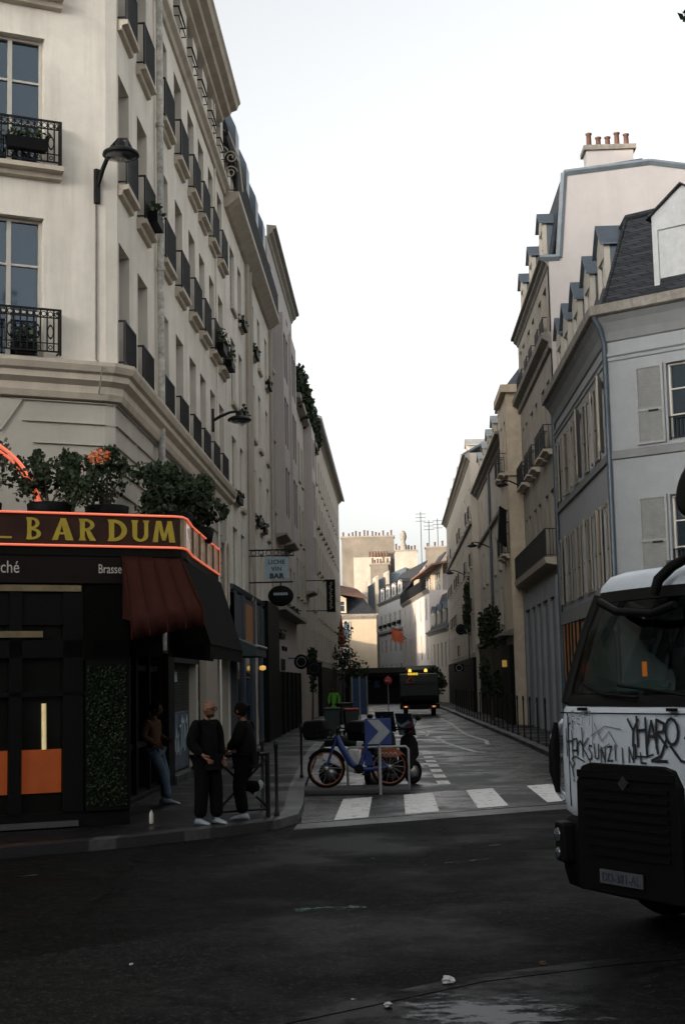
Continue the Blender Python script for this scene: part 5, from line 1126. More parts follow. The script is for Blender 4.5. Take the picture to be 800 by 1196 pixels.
strokes('graffiti',word('YHARO',-.06,1.56,.20,.105)+[[(.40,1.56),(.5,1.45),(.62,1.42),(.72,1.5),(.74,1.64),(.62,1.7),(.55,1.62)],[(.58,1.72),(.68,1.80)],[(.36,1.60),(.30,1.48),(.2,1.44),(.36,1.44)],[(.02,1.56),(.02,1.46)],[(.15,1.56),(.15,1.49)],[(.26,1.55),(.27,1.50)]],.024,ink,cab)
strokes('graffiti',word('Hank',-.95,1.46,.20,.088)+word('SUNZIIN',-.60,1.42,.12,.09)+[[(-.90,1.40),(-.86,1.34),(-.82,1.38),(-.86,1.42),(-.80,1.44),(-.66,1.40)],[(-.86,1.34),(-.84,1.27)],[(-.84,1.25),(-.84,1.23)],[(.02,1.47),(.14,1.47),(.22,1.49)],[(.08,1.50),(.08,1.42),(.14,1.42)],[(-.83,1.74),(-.83,1.71)],[(-.83,1.69),(-.82,1.67)],[(-.9,1.70),(-.86,1.72)]],.014,ink,cab)
strokes('graffiti',word('SEEPT',-.93,1.72,.09,.085)+[[(-.5,1.72),(-.4,1.58),(-.3,1.66),(-.2,1.54)],[(-.55,1.62),(-.35,1.7),(-.15,1.68)],[(-.45,1.5),(-.3,1.56)],[(-.52,1.78),(-.53,1.55)]],.009,ink2,cab)
# ------------------------------------------------------------------ bins lorry at the end of the street
GT=thing('refuse_truck','dark green refuse truck with amber lights and lit display driving off down the street','truck',(1.55,88,0),0)
m=MB(); m.prism([(0,.75),(-.55,.8),(-.75,1.2),(-.45,2.1),(0,2.55),(5.5,2.6),(5.5,.75)],lambda y,z:(-1.18,y,z),lambda y,z:(1.18,y,z)); m.build('body',M['green'],GT,bevel=.04)
m=MB(); m.box(-1.0,1.0,-.80,-.70,.95,1.25); m.build('hopper_sill',M['plastic'],GT)
m=MB(); m.box(-.95,.95,-.52,-.42,1.35,1.95,Matrix.Identity(4)); m.build('hopper',M['dark'],GT)
m=MB(); m.box(-1.2,1.2,-.66,-.5,.42,.72); m.box(-.6,.5,-.70,-.66,.40,.52); m.build('rear_bumper',M['plastic'],GT)
for x in (-.85,.85):
    m=MB(); m.box(x-.18,x+.18,-.69,-.655,.5,.64); h=m.build('rear_light',M['red'],GT); m=MB(); m.box(x-.08,x+.08,-.70,-.69,.53,.61); m.build('lit_lens',M['lampglow'],h)
    m=MB(); m.lathe([(.02,-.15),(.42,-.14),(.45,0),(.42,.14),(.02,.15)],Matrix.Translation((x,.7,.45))@Matrix.Rotation(R(90),4,'Y'),20); m.build('wheel',M['rubber'],GT)
m=MB(); m.box(-.72,-.05,-.12,-.02,2.44,2.66); dsp=m.build('display',M['plastic'],GT); m=MB()
for i in range(7): m.box(-.68+i*.09,-.61+i*.09,-.135,-.12,2.48,2.62)
m.build('display_letters',M['ledamber'],dsp)
for x in(-.55,.42):
    m=MB(); m.lathe([(.09,2.66),(.10,2.74),(.07,2.84),(.01,2.86)],Matrix.Translation((x,-.05,0)),12); m.build('beacon',M['beacon'],GT)
m=MB(); pts=[(-.78,-.42,2.02),(-.50,-.22,2.38),(-.26,-.42,2.02),(-.78,-.42,2.02)]; m.tube([(x,y-.06,z) for x,y,z in pts],.03,5); m.build('warning_triangle',M['red'],GT)
m=MB(); m.box(.25,.85,-.49,-.46,1.6,1.95); m.build('number_panel',M['brown'],GT)
m=MB(); m.box(-1.1,1.1,5.6,7.2,.6,2.5); m.build('cab',M['green'],GT,bevel=.08)
# ------------------------------------------------------------------ hire bicycle
BK=thing('bicycle','blue hire bicycle with orange wheels and mudguard parked at the kerb','bicycle',(-.72,27.75,.11),R(8))
def wheel(parent,x,z,r):
    Mx=Matrix.Translation((x,0,z))@Matrix.Rotation(R(90),4,'X'); w=MB(); w.torus(r,.026,Mx,40,8); o=w.build('wheel',M['rubber'],parent)
    w=MB(); w.torus(r-.035,.014,Mx,40,6); w.build('rim',M['orange'],o)
    w=MB(); w.lathe([(.02,-.05),(.055,-.04),(.055,.04),(.02,.05)],Mx,12)
    for k in range(14):
        a_=k*2*math.pi/14; w.tube([(x+.04*math.cos(a_+.6),(-1)**k*.03,z+.04*math.sin(a_+.6)),(x+(r-.04)*math.cos(a_),0,z+(r-.04)*math.sin(a_))],.004,4)
    w.build('spokes',M['steel'],o); return o
wheel(BK,-.62,.36,.34); wheel(BK,.60,.36,.34)
m=MB(); m.tube([(-.40,0,.98),(-.34,0,.80),(-.14,0,.45),(.0,0,.34),(.18,0,.33),(.60,0,.36)],[.045,.065,.065,.06,.05,.03],10); m.tube([(.02,0,.34),(.14,0,.70),(.20,0,.95)],[.05,.04,.03],10); m.tube([(.13,0,.66),(.60,0,.36)],.022,8)
m.tube([(-.41,0,.98),(-.47,0,.80),(-.62,.0,.36)],[.035,.035,.025],8); m.build('frame',M['bikeblue'],BK)
m=MB(); m.prism([(.12,.40),(.30,.40),(.24,.66),(.14,.72)],lambda x,z:(x,-.05,z),lambda x,z:(x,.05,z)); m.build('battery_panel',M['bikeblue'],BK)
m=MB(); P=[(.60+.37*math.cos(t),.36+.37*math.sin(t)) for t in [R(8+i*12) for i in range(13)]]; Q=[(.60+.20*math.cos(t),.36+.24*math.sin(t)) for t in [R(152-i*12) for i in range(12)]]
m.prism(P[2:11]+[(.36,.62),(.50,.55),(.74,.55),(.84,.6)],lambda x,z:(x,-.055,z),lambda x,z:(x,.055,z)); mg=m.build('rear_mudguard',M['orange'],BK)
m=MB(); m.tube([(.44+.03*i,-.058,.62+.028*math.sin(i*2.3)) for i in range(11)],.010,4); m.build('mudguard_lettering',M['whitetext'],mg)
m=MB(); m.tube([(-.62+.375*math.cos(t),0,.36+.375*math.sin(t)) for t in [R(20+i*10) for i in range(14)]],.022,6); m.build('front_mudguard',M['plastic'],BK)
m=MB(); m.tube([(-.40,0,.98),(-.38,0,1.10)],.022,8); m.tube([(-.28,-.30,1.12),(-.36,-.2,1.14),(-.38,0,1.10),(-.36,.2,1.14),(-.28,.30,1.12)],.016,8); m.build('handlebar',M['plastic'],BK)
m=MB(); 
for z in(.90,1.0,1.10): m.tube([(-.78,-.17,z),(-.48,-.17,z),(-.48,.17,z),(-.78,.17,z),(-.78,-.17,z)],.01,5)
for x in(-.78,-.68,-.58,-.48):
    for y in(-.17,.17): m.tube([(x,y,.9),(x,y,1.1)],.007,4)
m.box(-.78,-.48,-.17,.17,.89,.905); m.build('basket',M['plastic'],BK)
m=MB(); m.lathe([(.02,.97),(.10,.98),(.11,1.01),(.09,1.04),(.02,1.05)],Matrix.Translation((.22,0,0)),16,sx=1.35,sy=.85); m.build('saddle',M['plastic'],BK)
m=MB(); m.tube([(.0,-.08,.34),(.1,-.09,.24)],.012,5); m.box(.05,.16,-.15,-.09,.225,.25); m.tube([(.0,.08,.34),(-.1,.09,.44)],.012,5); m.box(-.16,-.05,.09,.15,.43,.455); m.lathe([(.09,-.005),(.09,.005)],Matrix.Translation((0,-.07,.34))@Matrix.Rotation(R(90),4,'X'),20); m.tube([(.2,-.05,.3),(.24,-.16,.03)],.01,5); m.build('pedals_and_crank',M['plastic'],BK)
o=MB(); o.box(-1.9,.25,27.2,28.3,0,.11); o=o.build('refuge_slab',M['concrete'],None,bevel=.03); tag(o,'low concrete slab under the blue bicycle at the kerb','kerb slab')
# ------------------------------------------------------------------ scooters
def scooter(label,loc,rz,c1,c2,box=True,group=None,screen=False):
    t=thing('motor_scooter',label,'scooter',loc,rz,group)
    for x in(-.62,.62):
        m=MB(); Mx=Matrix.Translation((x,0,.25))@Matrix.Rotation(R(90),4,'X'); m.torus(.19,.065,Mx,28,8); w=m.build('wheel',M['rubber'],t); m=MB(); m.lathe([(.02,-.05),(.14,-.045),(.14,.045),(.02,.05)],Mx,14); m.build('rim',M['steel'],w)
    m=MB(); m.prism([(-.80,.55),(-.72,.80),(-.3,.82),(-.05,.74),(.02,.42),(.3,.34),(.34,.28),(-.1,.26),(-.35,.36),(-.55,.45)],lambda x,z:(x,-.14,z),lambda x,z:(x,.14,z)); m.build('body',c1,t,bevel=.05)
    m=MB(); m.prism([(.30,.34),(.42,.95),(.50,1.02),(.62,.86),(.66,.58),(.55,.5),(.42,.3)],lambda x,z:(x,-.17,z),lambda x,z:(x,.17,z)); m.build('front_shield',c2,t,bevel=.05)
    m=MB(); m.tube([(-.72,0,.86),(-.4,0,.90),(-.1,0,.82)],[.10,.14,.11],10); m.build('seat',M['plastic'],t)
    m=MB(); m.tube([(.46,0,1.0),(.40,0,1.1)],.03,6); m.tube([(.30,-.34,1.1),(.42,-.1,1.13),(.42,.1,1.13),(.30,.34,1.1)],.018,6); m.tube([(.62,0,.25),(.47,0,.95)],.035,6); m.build('handlebar',M['plastic'],t)
    for s in(-1,1):
        m=MB(); m.tube([(.38,s*.22,1.12),(.40,s*.32,1.32)],.009,5); m.lathe([(.01,-.02),(.07,-.01),(.07,.01),(.01,.02)],Matrix.Translation((.40,s*.35,1.35))@Matrix.Rotation(R(90),4,'Y'),14,sx=.7); m.build('mirror',M['plastic'],t)
    m=MB(); m.box(.61,.67,-.1,.1,.70,.82); m.build('headlight',M['headlight'],t)
    m=MB(); m.box(-.86,-.82,-.09,.09,.62,.70); m.build('tail_light',M['red'],t)
    if box: 
        m=MB(); m.prism([(-1.12,.95),(-1.18,1.15),(-1.12,1.34),(-.72,1.36),(-.66,1.15),(-.72,.95)],lambda x,z:(x,-.24,z),lambda x,z:(x,.24,z)); m.build('top_case',M['plastic'],t,bevel=.05)
    if screen:
        m=MB(); m.prism([(.50,1.0),(.36,1.45),(.34,1.45),(.47,1.0)],lambda x,z:(x,-.22,z),lambda x,z:(x,.22,z)); m.build('screen',M['glass'],t)
    return t
scooter('white and red motor scooter with a big black top case behind the blue bicycle',(-.72,29.5,0),R(-8),M['white'],M['red'])
scooter('black motor scooter parked behind the chevron sign',(-.05,29.3,0),R(50),M['plastic'],M['plastic'],True,screen=True)
scooter('dark scooter farthest along the kerb row with a tall screen',(-.35,31.4,0),R(70),M['plastic'],M['green'],False,screen=True)
# ------------------------------------------------------------------ signs and posts
CS=thing('chevron_sign','blue and white chevron sign pointing right on a short post before the bicycle','road sign',(-.32,27.1,0))
m=MB(); m.box(-.57,-.07,27.05,27.07,.93,1.42); bd=m.build('board',M['signroyal'],CS,bevel=.008)
m=MB(); m.prism([(-.52,.95),(-.30,.95),(-.09,1.175),(-.30,1.40),(-.52,1.40),(-.31,1.175)],lambda x,z:Vector((x,27.044,z)),lambda x,z:Vector((x,27.052,z))); m.build('chevron',M['signwhite'],bd)
m=MB(); m.tube([(-.30,27.1,0),(-.30,27.1,1.35)],.03,8); m.build('post',M['oldzinc'],CS)
t=thing('bicycle_rack','grey tubular rack rail between the bicycle and the scooters','bicycle rack',(-.4,28.4,0))
m=MB(); m.tube([(-.95,28.4,0),(-.95,28.4,.78),(-.9,28.4,.83),(.2,28.4,.83),(.25,28.4,.78),(.25,28.4,0)],.025,8); m.build('hoop',M['oldzinc'],t)
def bollard_mesh():
    a_=MB(); a_.lathe([(.04,0),(.04,.05),(.026,.07),(.026,.98),(.034,1.0),(.034,1.06),(.03,1.10),(.005,1.12)],None,10)
    return a_.mesh('bollard',M['iron'])
bm_=bollard_mesh()
def bollard(x,y,label,s=1.0,group='slim black bollards along the kerb',z=.14):
    o=bpy.data.objects.new('bollard',bm_); C.objects.link(o); o.location=(x,y,z); o.scale=(1,1,s); return tag(o,label,'bollard',group)
for x,y,l in ((-1.80,21.7,'slim black bollard at the left kerb corner beside the seated man, nearer one'),(-2.12,22.9,'slim black bollard behind the nearer one at the left kerb corner'),(-1.98,30.3,'slim black bollard on the left kerb just left of the bicycle front wheel')): bollard(x,y,l)
for i in range(24): 
    y=42+i*2.25; x=4.38-.004*(y-42) if y<66 else 4.28-.009*(y-66)
    bollard(x,y,'one of the slim black bollards lining the right kerb of the street',1.25,'bollards along the right kerb')
t=thing('crossed_barrier','low black barrier with crossed braces at the pavement corner','barrier',(-2.2,21.2,.14))
m=MB(); A=Vector((-2.62,21.05,.14)); Bq=Vector((-1.92,21.55,.14)); Z=lambda v,z:v+Vector((0,0,z))
for v in (A,Bq): m.tube([Z(v,0),Z(v,.95)],.035,8)
m.tube([Z(A,.93),Z(Bq,.93)],.028,8); m.tube([Z(A,.12),Z(Bq,.12)],.02,6); m.build('frame',M['iron'],t)
m=MB(); m.tube([Z(A,.14),Z(Bq,.88)],.02,6); m.tube([Z(A,.88),Z(Bq,.14)],.02,6); m.build('crossed_braces',M['iron'],t)
# hanging signs, left row
t=thing('hanging_sign','pale blue hanging sign reading wine bar in a scrolled iron frame','sign',(-4.5,45,5.3))
m=MB(); m.box(-4.0,-3.24,44.98,45.02,5.42,6.12); b_=m.build('board',M['signblue'],t)
for wd,z,s,sx in (('LICHE',5.90,.19,1.0),('VIN',5.68,.19,1.0),('BAR',5.45,.21,1.1)): text(wd,s,'sign_lettering',M['signink'],b_,(-3.62,44.97,z),(R(90),0,0),.004,'CENTER',sx,.004 if wd!='BAR' else .012,1.1)
m=MB(); m.tube([(-4.5,45,6.35),(-3.05,45,6.35)],.025,6); m.tube([(-4.5,45,6.16),(-3.05,45,6.16)],.018,6); m.tube([(-4.5,45,5.32),(-3.1,45,5.32)],.025,6)
for k in range(6): m.torus(.08,.012,Matrix.Translation((-4.35+k*.24,45,6.255))@Matrix.Rotation(R(90),4,'X'),14,5)
m.build('bracket',M['iron'],t)
t=thing('oval_sign','dark oval sign hanging just below the pale blue wine bar sign','sign',(-3.5,44.9,4.6))
m=MB(); Mx=Matrix.Translation((-3.5,45,4.88))@Matrix.Rotation(R(90),4,'X'); m.lathe([(.02,-.05),(.36,-.05),(.40,-.03),(.40,.03),(.36,.05),(.02,.05)],Mx,32,sy=.82); o=m.build('board',M['darkwood'],t)
m=MB(); m.torus(.385,.025,Mx,36,6,sy=.82); m.build('rim',M['warmstone'],o); 
m=MB()
for i in range(9): m.box(-3.72+i*.05,-3.685+i*.05,44.93,44.945,4.90+.0*i,4.98)
m.build('faded_lettering',M['signblue'],o); m=MB(); m.tube([(-3.5,45,5.2),(-3.5,45,5.34)],.02,5); m.build('hook',M['iron'],t)
t=thing('vertical_sign','tall black vertical sign with white script on the left row','sign',(-4.5,75,6.6))
m=MB(); m.box(-3.42,-2.96,74.95,75.05,5.82,7.54); b_=m.build('board',M['plastic'],t); m=MB(); m.tube([(-3.19+.085*math.sin(i*1.9)+.03*math.sin(i*.7),74.93,7.40-.036*i) for i in range(40)],.018,4); m.build('sign_lettering',M['whitetext'],b_)
m=MB(); m.tube([(-4.5,75,7.5),(-3.0,75,7.5)],.025,5); m.tube([(-4.5,75,5.9),(-3.4,75,5.9)],.025,5); m.build('bracket',M['iron'],t)
def round_sign(label,x,y,z,r,xw,inner='signblue',rect=False):
    t=thing('round_sign' if not rect else 'projecting_sign',label,'sign',(xw,y,z)); m=MB(); Mx=Matrix.Translation((x,y,z))@Matrix.Rotation(R(90),4,'X')
    if rect: m.box(x-r,x+r,y-.05,y+.05,z-r*.8,z+r*.8)
    else: m.lathe([(.02,-.06),(r*.95,-.06),(r,-.04),(r,.04),(r*.95,.06),(.02,.06)],Mx,28)
    o=m.build('board',M['plastic'],t); m=MB(); m.torus(r*.62,r*.05,Mx@Matrix.Translation((0,0,.06)),24,5); m.build('emblem',M[inner],o)
    m=MB(); m.tube([(xw,y,z+r*.5),(x,y,z+r*.5)],.025,5); m.build('bracket',M['iron'],t)
round_sign('round black sign on the left row above the dark shopfront',-3.85,60,3.02,.31,-4.5,'greywood')
round_sign('square dark sign farther along the left row beside the round one',-3.7,67,2.8,.36,-4.5,'signink',True)
round_sign('round black sign high on the right row far down the street',4.55,95,5.45,.36,5.1,'signink')
round_sign('small white square sign over the right pavement far down the street',4.2,92,2.9,.3,5.1,'whitewood',True)
t=thing('box_sign','black box sign hanging from the narrow ochre building','sign',(5.25,63,8.6)); m=MB(); m.prism([(4.75,8.2),(5.1,7.9),(5.15,9.5),(4.85,9.7)],lambda x,z:Vector((x,62.4,z)),lambda x,z:Vector((x,63.0,z))); m.build('board',M['plastic'],t)
m=MB(); m.tube([(5.25,62.7,9.0),(4.9,62.7,9.0)],.03,5); m.build('bracket',M['iron'],t)
wall_lamp('dish lamp on a bent arm over the right row beside the ochre wall',(5.9,61.4,10.3),(-1,-.1,0),1.0,.35,.9)
wall_lamp('dish lamp on a bent arm on the dormered cream building',(5.5,78,9.3),(-1,0,0),1.0,.3,.9)
wall_lamp('dish lamp farthest along the right row',(5.1,99,9.4),(-1,0,0),1.0,.3,.9)
t=thing('shop_lantern','dim yellow lantern glowing over the right pavement','lantern',(4.7,64,2.4)); m=MB(); m.box(4.85,5.05,63.9,64.1,2.65,2.95); m.build('lamp_glass',M['lampdim'],t); m=MB(); m.tube([(5.25,64,3.05),(4.95,64,3.05),(4.95,64,2.95)],.02,5); m.build('bracket',M['iron'],t)
# road sign, poster column, bins
t=thing('no_entry_sign','red round no entry sign on a pole in the street','road sign',(-.38,95,0)); m=MB(); Mx=Matrix.Translation((-.38,94.93,2.17))@Matrix.Rotation(R(90),4,'X'); m.lathe([(.01,-.01),(.28,-.01),(.28,.01),(.01,.01)],Mx,24); d_=m.build('disc',M['red'],t); m=MB(); m.box(-.56,-.20,94.90,94.918,2.12,2.22); m.build('white_bar',M['signwhite'],d_); m=MB(); m.tube([(-.38,95,0),(-.38,95,2.5)],.035,6); m.build('post',M['oldzinc'],t)
t=thing('poster_panel','tall blue poster panel standing on the left pavement','poster panel',(-1.75,72,.0)); m=MB(); m.box(-2.1,-1.35,71.95,72.05,.5,2.3); m.build('panel',M['bluepost'],t); m=MB(); 
for x in(-2.1,-1.72,-1.35): m.tube([(x,71.9,0),(x,71.9,2.4)],.04,5)
m.build('posts',M['oldzinc'],t)
for i,(x,y,l) in enumerate(((-2.25,52,'green wheeled bin nearest on the left pavement beyond the scooters'),(-1.75,58,'green wheeled bin with red handle beside the no entry sign'),(-2.2,64,'green wheeled bin half hidden behind the other bins'))):
    t=thing('wheeled_bin',l,'bin',(x,y,.0 if x>-1.9 else .14),R(10*i)); m=MB(); m.prism([(-.24,.12),(.24,.12),(.29,1.0),(-.29,1.0)],lambda u,z:(u,-.28,z),lambda u,z:(u,.28,z)); m.build('body',M['bingreen'],t,bevel=.02)
    m=MB(); m.prism([(-.31,1.0),(.31,1.0),(.28,1.08),(-.28,1.08)],lambda u,z:(u,-.33,z),lambda u,z:(u,.33,z)); m.build('lid',M['bingreen'] if i!=1 else M['red'],t,bevel=.02)
    for s in(-1,1): m=MB(); m.lathe([(.01,-.03),(.1,-.03),(.1,.03),(.01,.03)],Matrix.Translation((s*.26,.28,.1))@Matrix.Rotation(R(90),4,'Y'),14); m.build('wheel',M['rubber'],t)
t=thing('street_awning','long dark awning and shopfront under the cream house at the end of the street','awning',(-2.5,139,0))
m=MB(); m.prism([(0,3.5),(-1.6,3.0),(-1.6,2.6),(0,3.0)],lambda d,z:Vector((-5.8,141+d,z)),lambda d,z:Vector((1.5,141+d,z))); m.build('canvas',M['blackawn'],t); m=MB(); m.box(-5.8,1.5,141,141.4,0,3.4); m.build('shopfront',M['darkwood'],t)
m=MB()
for x,w,c in((-5.2,.6,0),(-3.6,.8,0),(-1.9,.5,0)): m.box(x,x+w,140.94,141,1.6,2.3)
m.build('posters',M['bluepost'],t)
t=thing('street_awning','dark green awning strip below the grey-white houses at the bend','awning',(2,137,0)); m=MB(); m.prism([(0,3.6),(-1.2,3.2),(-1.2,2.6),(0,3.0)],lambda d,z:Vector((1.2,138+d,z)),lambda d,z:Vector((5,138+d,z))); m.box(1.2,5,138,138.4,0,3.5); m.build('canvas',M['green'],t)
t=thing('shop_sign','small blue and white shop sign at the far end of the left row','sign',(-4.5,110,3.9)); m=MB(); m.box(-4.2,-3.4,109.95,110.05,3.4,4.0); b_=m.build('board',M['bluepost'],t); m=MB(); m.box(-4.1,-3.5,109.93,109.948,3.72,3.86); m.build('white_band',M['signwhite'],b_)
m=MB(); m.tube([(-4.5,110,3.9),(-4.2,110,3.9)],.03,5); m.build('bracket',M['iron'],t)
t=thing('closed_parasol','folded red parasol standing out from the far end of the left row','parasol',(-3.95,112,.14)); m=MB(); m.lathe([(.05,7.2),(.28,5.6),(.32,5.2),(.1,4.9)],Matrix.Translation((-4.0,112,0)),10); m.build('canvas',mat('brick_red_canvas',(.30,.08,.04),.8),t); m=MB(); m.tube([(-4.0,112,.14),(-4.0,112,7.4)],.035,5); m.build('pole',M['iron'],t)
def small_tree(label,x,y,h,r,seed,z=.14,n=900,name='street_shrub',cat='tree',base=.35,sz=.2):
    t=thing(name,label,cat,(x,y,z)); g=random.Random(seed); m=MB(); m.tube([(x,y,z),(x+.05,y,z+h*.5),(x,y,z+h*.9)],[.07,.05,.02],6); m.build('trunk',M['bark'],t); l=MB(); cs=[((x+g.uniform(-.6,.6)*r,y+g.uniform(-.5,.5)*r,z+h*g.uniform(base,.95)),(r*.5,r*.5,h*.13)) for k in range(9)]; leaves(l,cs,n,sz,seed); l.build('crown',[M['leaf'],M['leaf2']],t,fix=False)
small_tree('dark leafy small tree before the cream house at the street end',-3.3,108,6.2,1.5,31)
small_tree('slim dark evergreen against the right row before the dormered building',4.75,70,5.6,.62,32,base=.2)
small_tree('dark shrub spilling from the left shopfronts',-4.1,72,3.6,.35,33,n=500)
small_tree('low dark plants along the right pavement at the bend',3.4,118,3.2,1.0,34)
small_tree('bushy climber on the right row high above the pavement',4.9,93,8.2,.5,35,base=.72)
# ------------------------------------------------------------------ people
def skin_mesh(J,E,rad,root,sub=2):
    me=bpy.data.meshes.new('sk'); names=list(J); me.from_pydata([J[n] for n in names],[(names.index(a_),names.index(b)) for a_,b in E],[])
    o=bpy.data.objects.new('sk',me); C.objects.link(o); s=o.modifiers.new('s','SKIN'); s.use_smooth_shade=True; s.branch_smoothing=.4
    for i,n in enumerate(names):
        r=rad(n); v=me.skin_vertices[0].data[i]; v.radius=r if isinstance(r,tuple) else (r,r); v.use_root=(n==root)
    u=o.modifiers.new('u','SUBSURF'); u.levels=sub; u.render_levels=sub
    dg=bpy.context.evaluated_depsgraph_get(); out=bpy.data.meshes.new_from_object(o.evaluated_get(dg)); bpy.data.objects.remove(o); return out
def head_bm(bm,c,fwd,tilt=0):
    """head of 0.235 m looking along fwd (angle), with brow, nose, lips, chin and ears"""
    geo=bmesh.ops.create_uvsphere(bm,u_segments=28,v_segments=20,radius=1)['verts']
    Rm=Matrix.Rotation(fwd,3,'Z')@Matrix.Rotation(tilt,3,'Y')
    for v in geo:
        x,y,z=v.co; f=max(0,x)
        zz=z*.118; xx=x*.098; yy=y*.076
        if z<0: yy*=1-.32*(-z)**1.5; xx*=1-.10*(-z)
        g_=lambda a_,b,s:math.exp(-((a_)**2+(b)**2)/(2*s*s))
        if x>0:
            xx+=.026*g_(y*.9,(z+.18)*.8,.13)*f; xx+=.010*g_(y*.4,z-.22,.10); xx-=.014*(g_(y-.36,z-.02,.13)+g_(y+.36,z-.02,.13))
            xx+=.009*g_(y*.7,z+.52,.07); xx+=.014*g_(y,z+.85,.2)
        v.co=Rm@Vector((xx,yy,zz))+Vector(c)
    for s in(-1,1):
        e=bmesh.ops.create_icosphere(bm,subdivisions=2,radius=1)['verts']
        for v in e: v.co=Rm@Vector((v.co.x*.025-.005,v.co.y*.010+s*.078,v.co.z*.034-.005))+Vector(c)
def person(label,loc,rz,P,top,legs,skin,hair=None,head=0,tilt=0,topl=None,shoe='sneaker',scale=1,beard=None,glasses=False,loose=1.0):
    t=thing('person',label,'person',loc,rz); t.scale=(scale,)*3
    J=dict(pelvis=(0,0,.95),spine=(0,0,1.12),chest=(0,0,1.30),neck=(.01,0,1.475),hd=(.03,0,1.56))
    for s,k in((1,'l'),(-1,'r')):
        J.update({'sh'+k:(0,s*.185,1.43),'el'+k:(-.03,s*.26,1.16),'wr'+k:(.06,s*.25,.92),'hi'+k:(0,s*.10,.90),'kn'+k:(.02,s*.11,.50),'an'+k:(-.02,s*.12,.09)})
    J.update(P)
    for k in 'lr':
        w=Vector(J['wr'+k]); d=(w-Vector(J['el'+k])).normalized(); sd=Vector((d.z,0,-d.x)) if abs(d.y)<.9 else Vector((1,0,0)); sd.normalize(); up=d.cross(sd)
        J['pa'+k]=tuple(w+d*.07)
        for i,(o_,l) in enumerate(((-.030,.070),(-.010,.082),(.010,.078),(.028,.062))):
            J['f%d%s'%(i,k)]=tuple(w+d*.10+sd*o_); J['g%d%s'%(i,k)]=tuple(w+d*(.10+l*.6)+sd*o_+up*.012); J['h%d%s'%(i,k)]=tuple(w+d*(.10+l*.85)+sd*o_+up*.035)
        J['t0'+k]=tuple(w+d*.04-sd*.04); J['t1'+k]=tuple(w+d*.085-sd*.055+up*.015)
    E=[('pelvis','spine'),('spine','chest'),('chest','neck'),('neck','hd')]
    for k in 'lr':
        E+=[('chest','sh'+k),('sh'+k,'el'+k),('el'+k,'wr'+k),('wr'+k,'pa'+k),('pelvis','hi'+k),('hi'+k,'kn'+k),('kn'+k,'an'+k),('wr'+k,'t0'+k),('t0'+k,'t1'+k)]
        for i in range(4): E+=[('pa'+k,'f%d%s'%(i,k)),('f%d%s'%(i,k),'g%d%s'%(i,k)),('g%d%s'%(i,k),'h%d%s'%(i,k))]
    rr=dict(pelvis=(.15,.11),spine=(.14,.10),chest=(.16,.11),neck=.055,hd=.05,sh=.05,el=.04,wr=.028,pa=(.036,.018),hi=.085,kn=.056,an=.038)
    def rad(n,add=0):
        if n in rr: r=rr[n]
        elif n[:2] in rr: r=rr[n[:2]]
        else: r=.009 if n[0]!='t' else .011
        return tuple(q+add for q in r) if isinstance(r,tuple) else r+add
    me=skin_mesh(J,E,rad,'pelvis',1); bm=bmesh.new(); bm.from_mesh(me); hc=Vector(J['hd'])+Vector((.03*math.cos(head),.03*math.sin(head),.085)); head_bm(bm,hc,head,tilt); bm.to_mesh(me); bm.free()
    me.polygons.foreach_set('use_smooth',[True]*len(me.polygons)); me.materials.clear(); me.materials.append(M[skin]); me.name='body'
    me.materials.append(M[top]); shs=[(Vector(J['sh'+k]),Vector(J['el'+k])) for k in 'lr']
    for pf in me.polygons:
        c_=pf.center
        if c_.z<J['neck'][2]-.0 and (any((c_-s_).length<.2 or (c_-s_.lerp(e_,.5)).length<.16 for s_,e_ in shs) or (c_-Vector(J['chest'])).length<.2): pf.material_index=1
    b=link('body',me,t)
    Ej=[('pelvis','spine'),('spine','chest'),('chest','ck')]; J['ck']=tuple(Vector(J['chest']).lerp(Vector(J['neck']),.72)); J['hem']=tuple(Vector(J['pelvis'])+Vector((0,0,-.14))); Ej.append(('pelvis','hem'))
    for k in 'lr': J['cu'+k]=tuple(Vector(J['el'+k]).lerp(Vector(J['wr'+k]),.93)); Ej+=[('chest','sh'+k),('sh'+k,'el'+k),('el'+k,'cu'+k)]
    rj=dict(pelvis=(.165,.14),spine=(.20,.15),chest=(.20,.145),ck=.08,hem=(.145,.145),sh=.102,el=.08,cu=.056)
    sub={n:J[n] for n in {x for e in Ej for x in e}}
    lo=lambda r:tuple(q*loose for q in r) if isinstance(r,tuple) else r*loose
    me=skin_mesh(sub,Ej,lambda n:lo(rj[n] if n in rj else rj[n[:2]]),'pelvis'); me.materials.clear(); me.materials.append(M[top]); me.name='jacket'; j=link('jacket',me,t)
    El=[]; 
    for k in 'lr': J['tu'+k]=tuple(Vector(J['kn'+k]).lerp(Vector(J['an'+k]),1.0)); El+=[('pelvis','hi'+k),('hi'+k,'kn'+k),('kn'+k,'tu'+k)]
    rl=dict(pelvis=(.15,.12),hi=.12,kn=.098,tu=.085); sub={n:J[n] for n in {x for e in El for x in e}}
    me=skin_mesh(sub,El,lambda n:lo(rl[n] if n in rl else rl[n[:2]]),'pelvis'); me.materials.clear(); me.materials.append(M[legs]); me.name='trousers'; link('trousers',me,t)
    for k in 'lr':
        a_=Vector(J['an'+k]); fd=Vector(J.get('td'+k,(1,0,-.0))).normalized(); up=Vector((0,0,1)) if abs(fd.z)<.8 else Vector((-1,0,0)); sd=up.cross(fd).normalized(); up=fd.cross(sd)
        m=MB(); rows_=[(-.09,.03,.045),(-.07,.042,.09),(0,.045,.10),(.06,.048,.075),(.13,.052,.055),(.18,.045,.04),(.205,.02,.02)]
        vs=[];n=8
        for x,w,h in rows_:
            for q in range(n):
                an=2*math.pi*q/n; vs.append(a_+fd*x+sd*(w*math.cos(an))+up*(-.085+h*.5+h*.5*math.sin(an)*1.0))
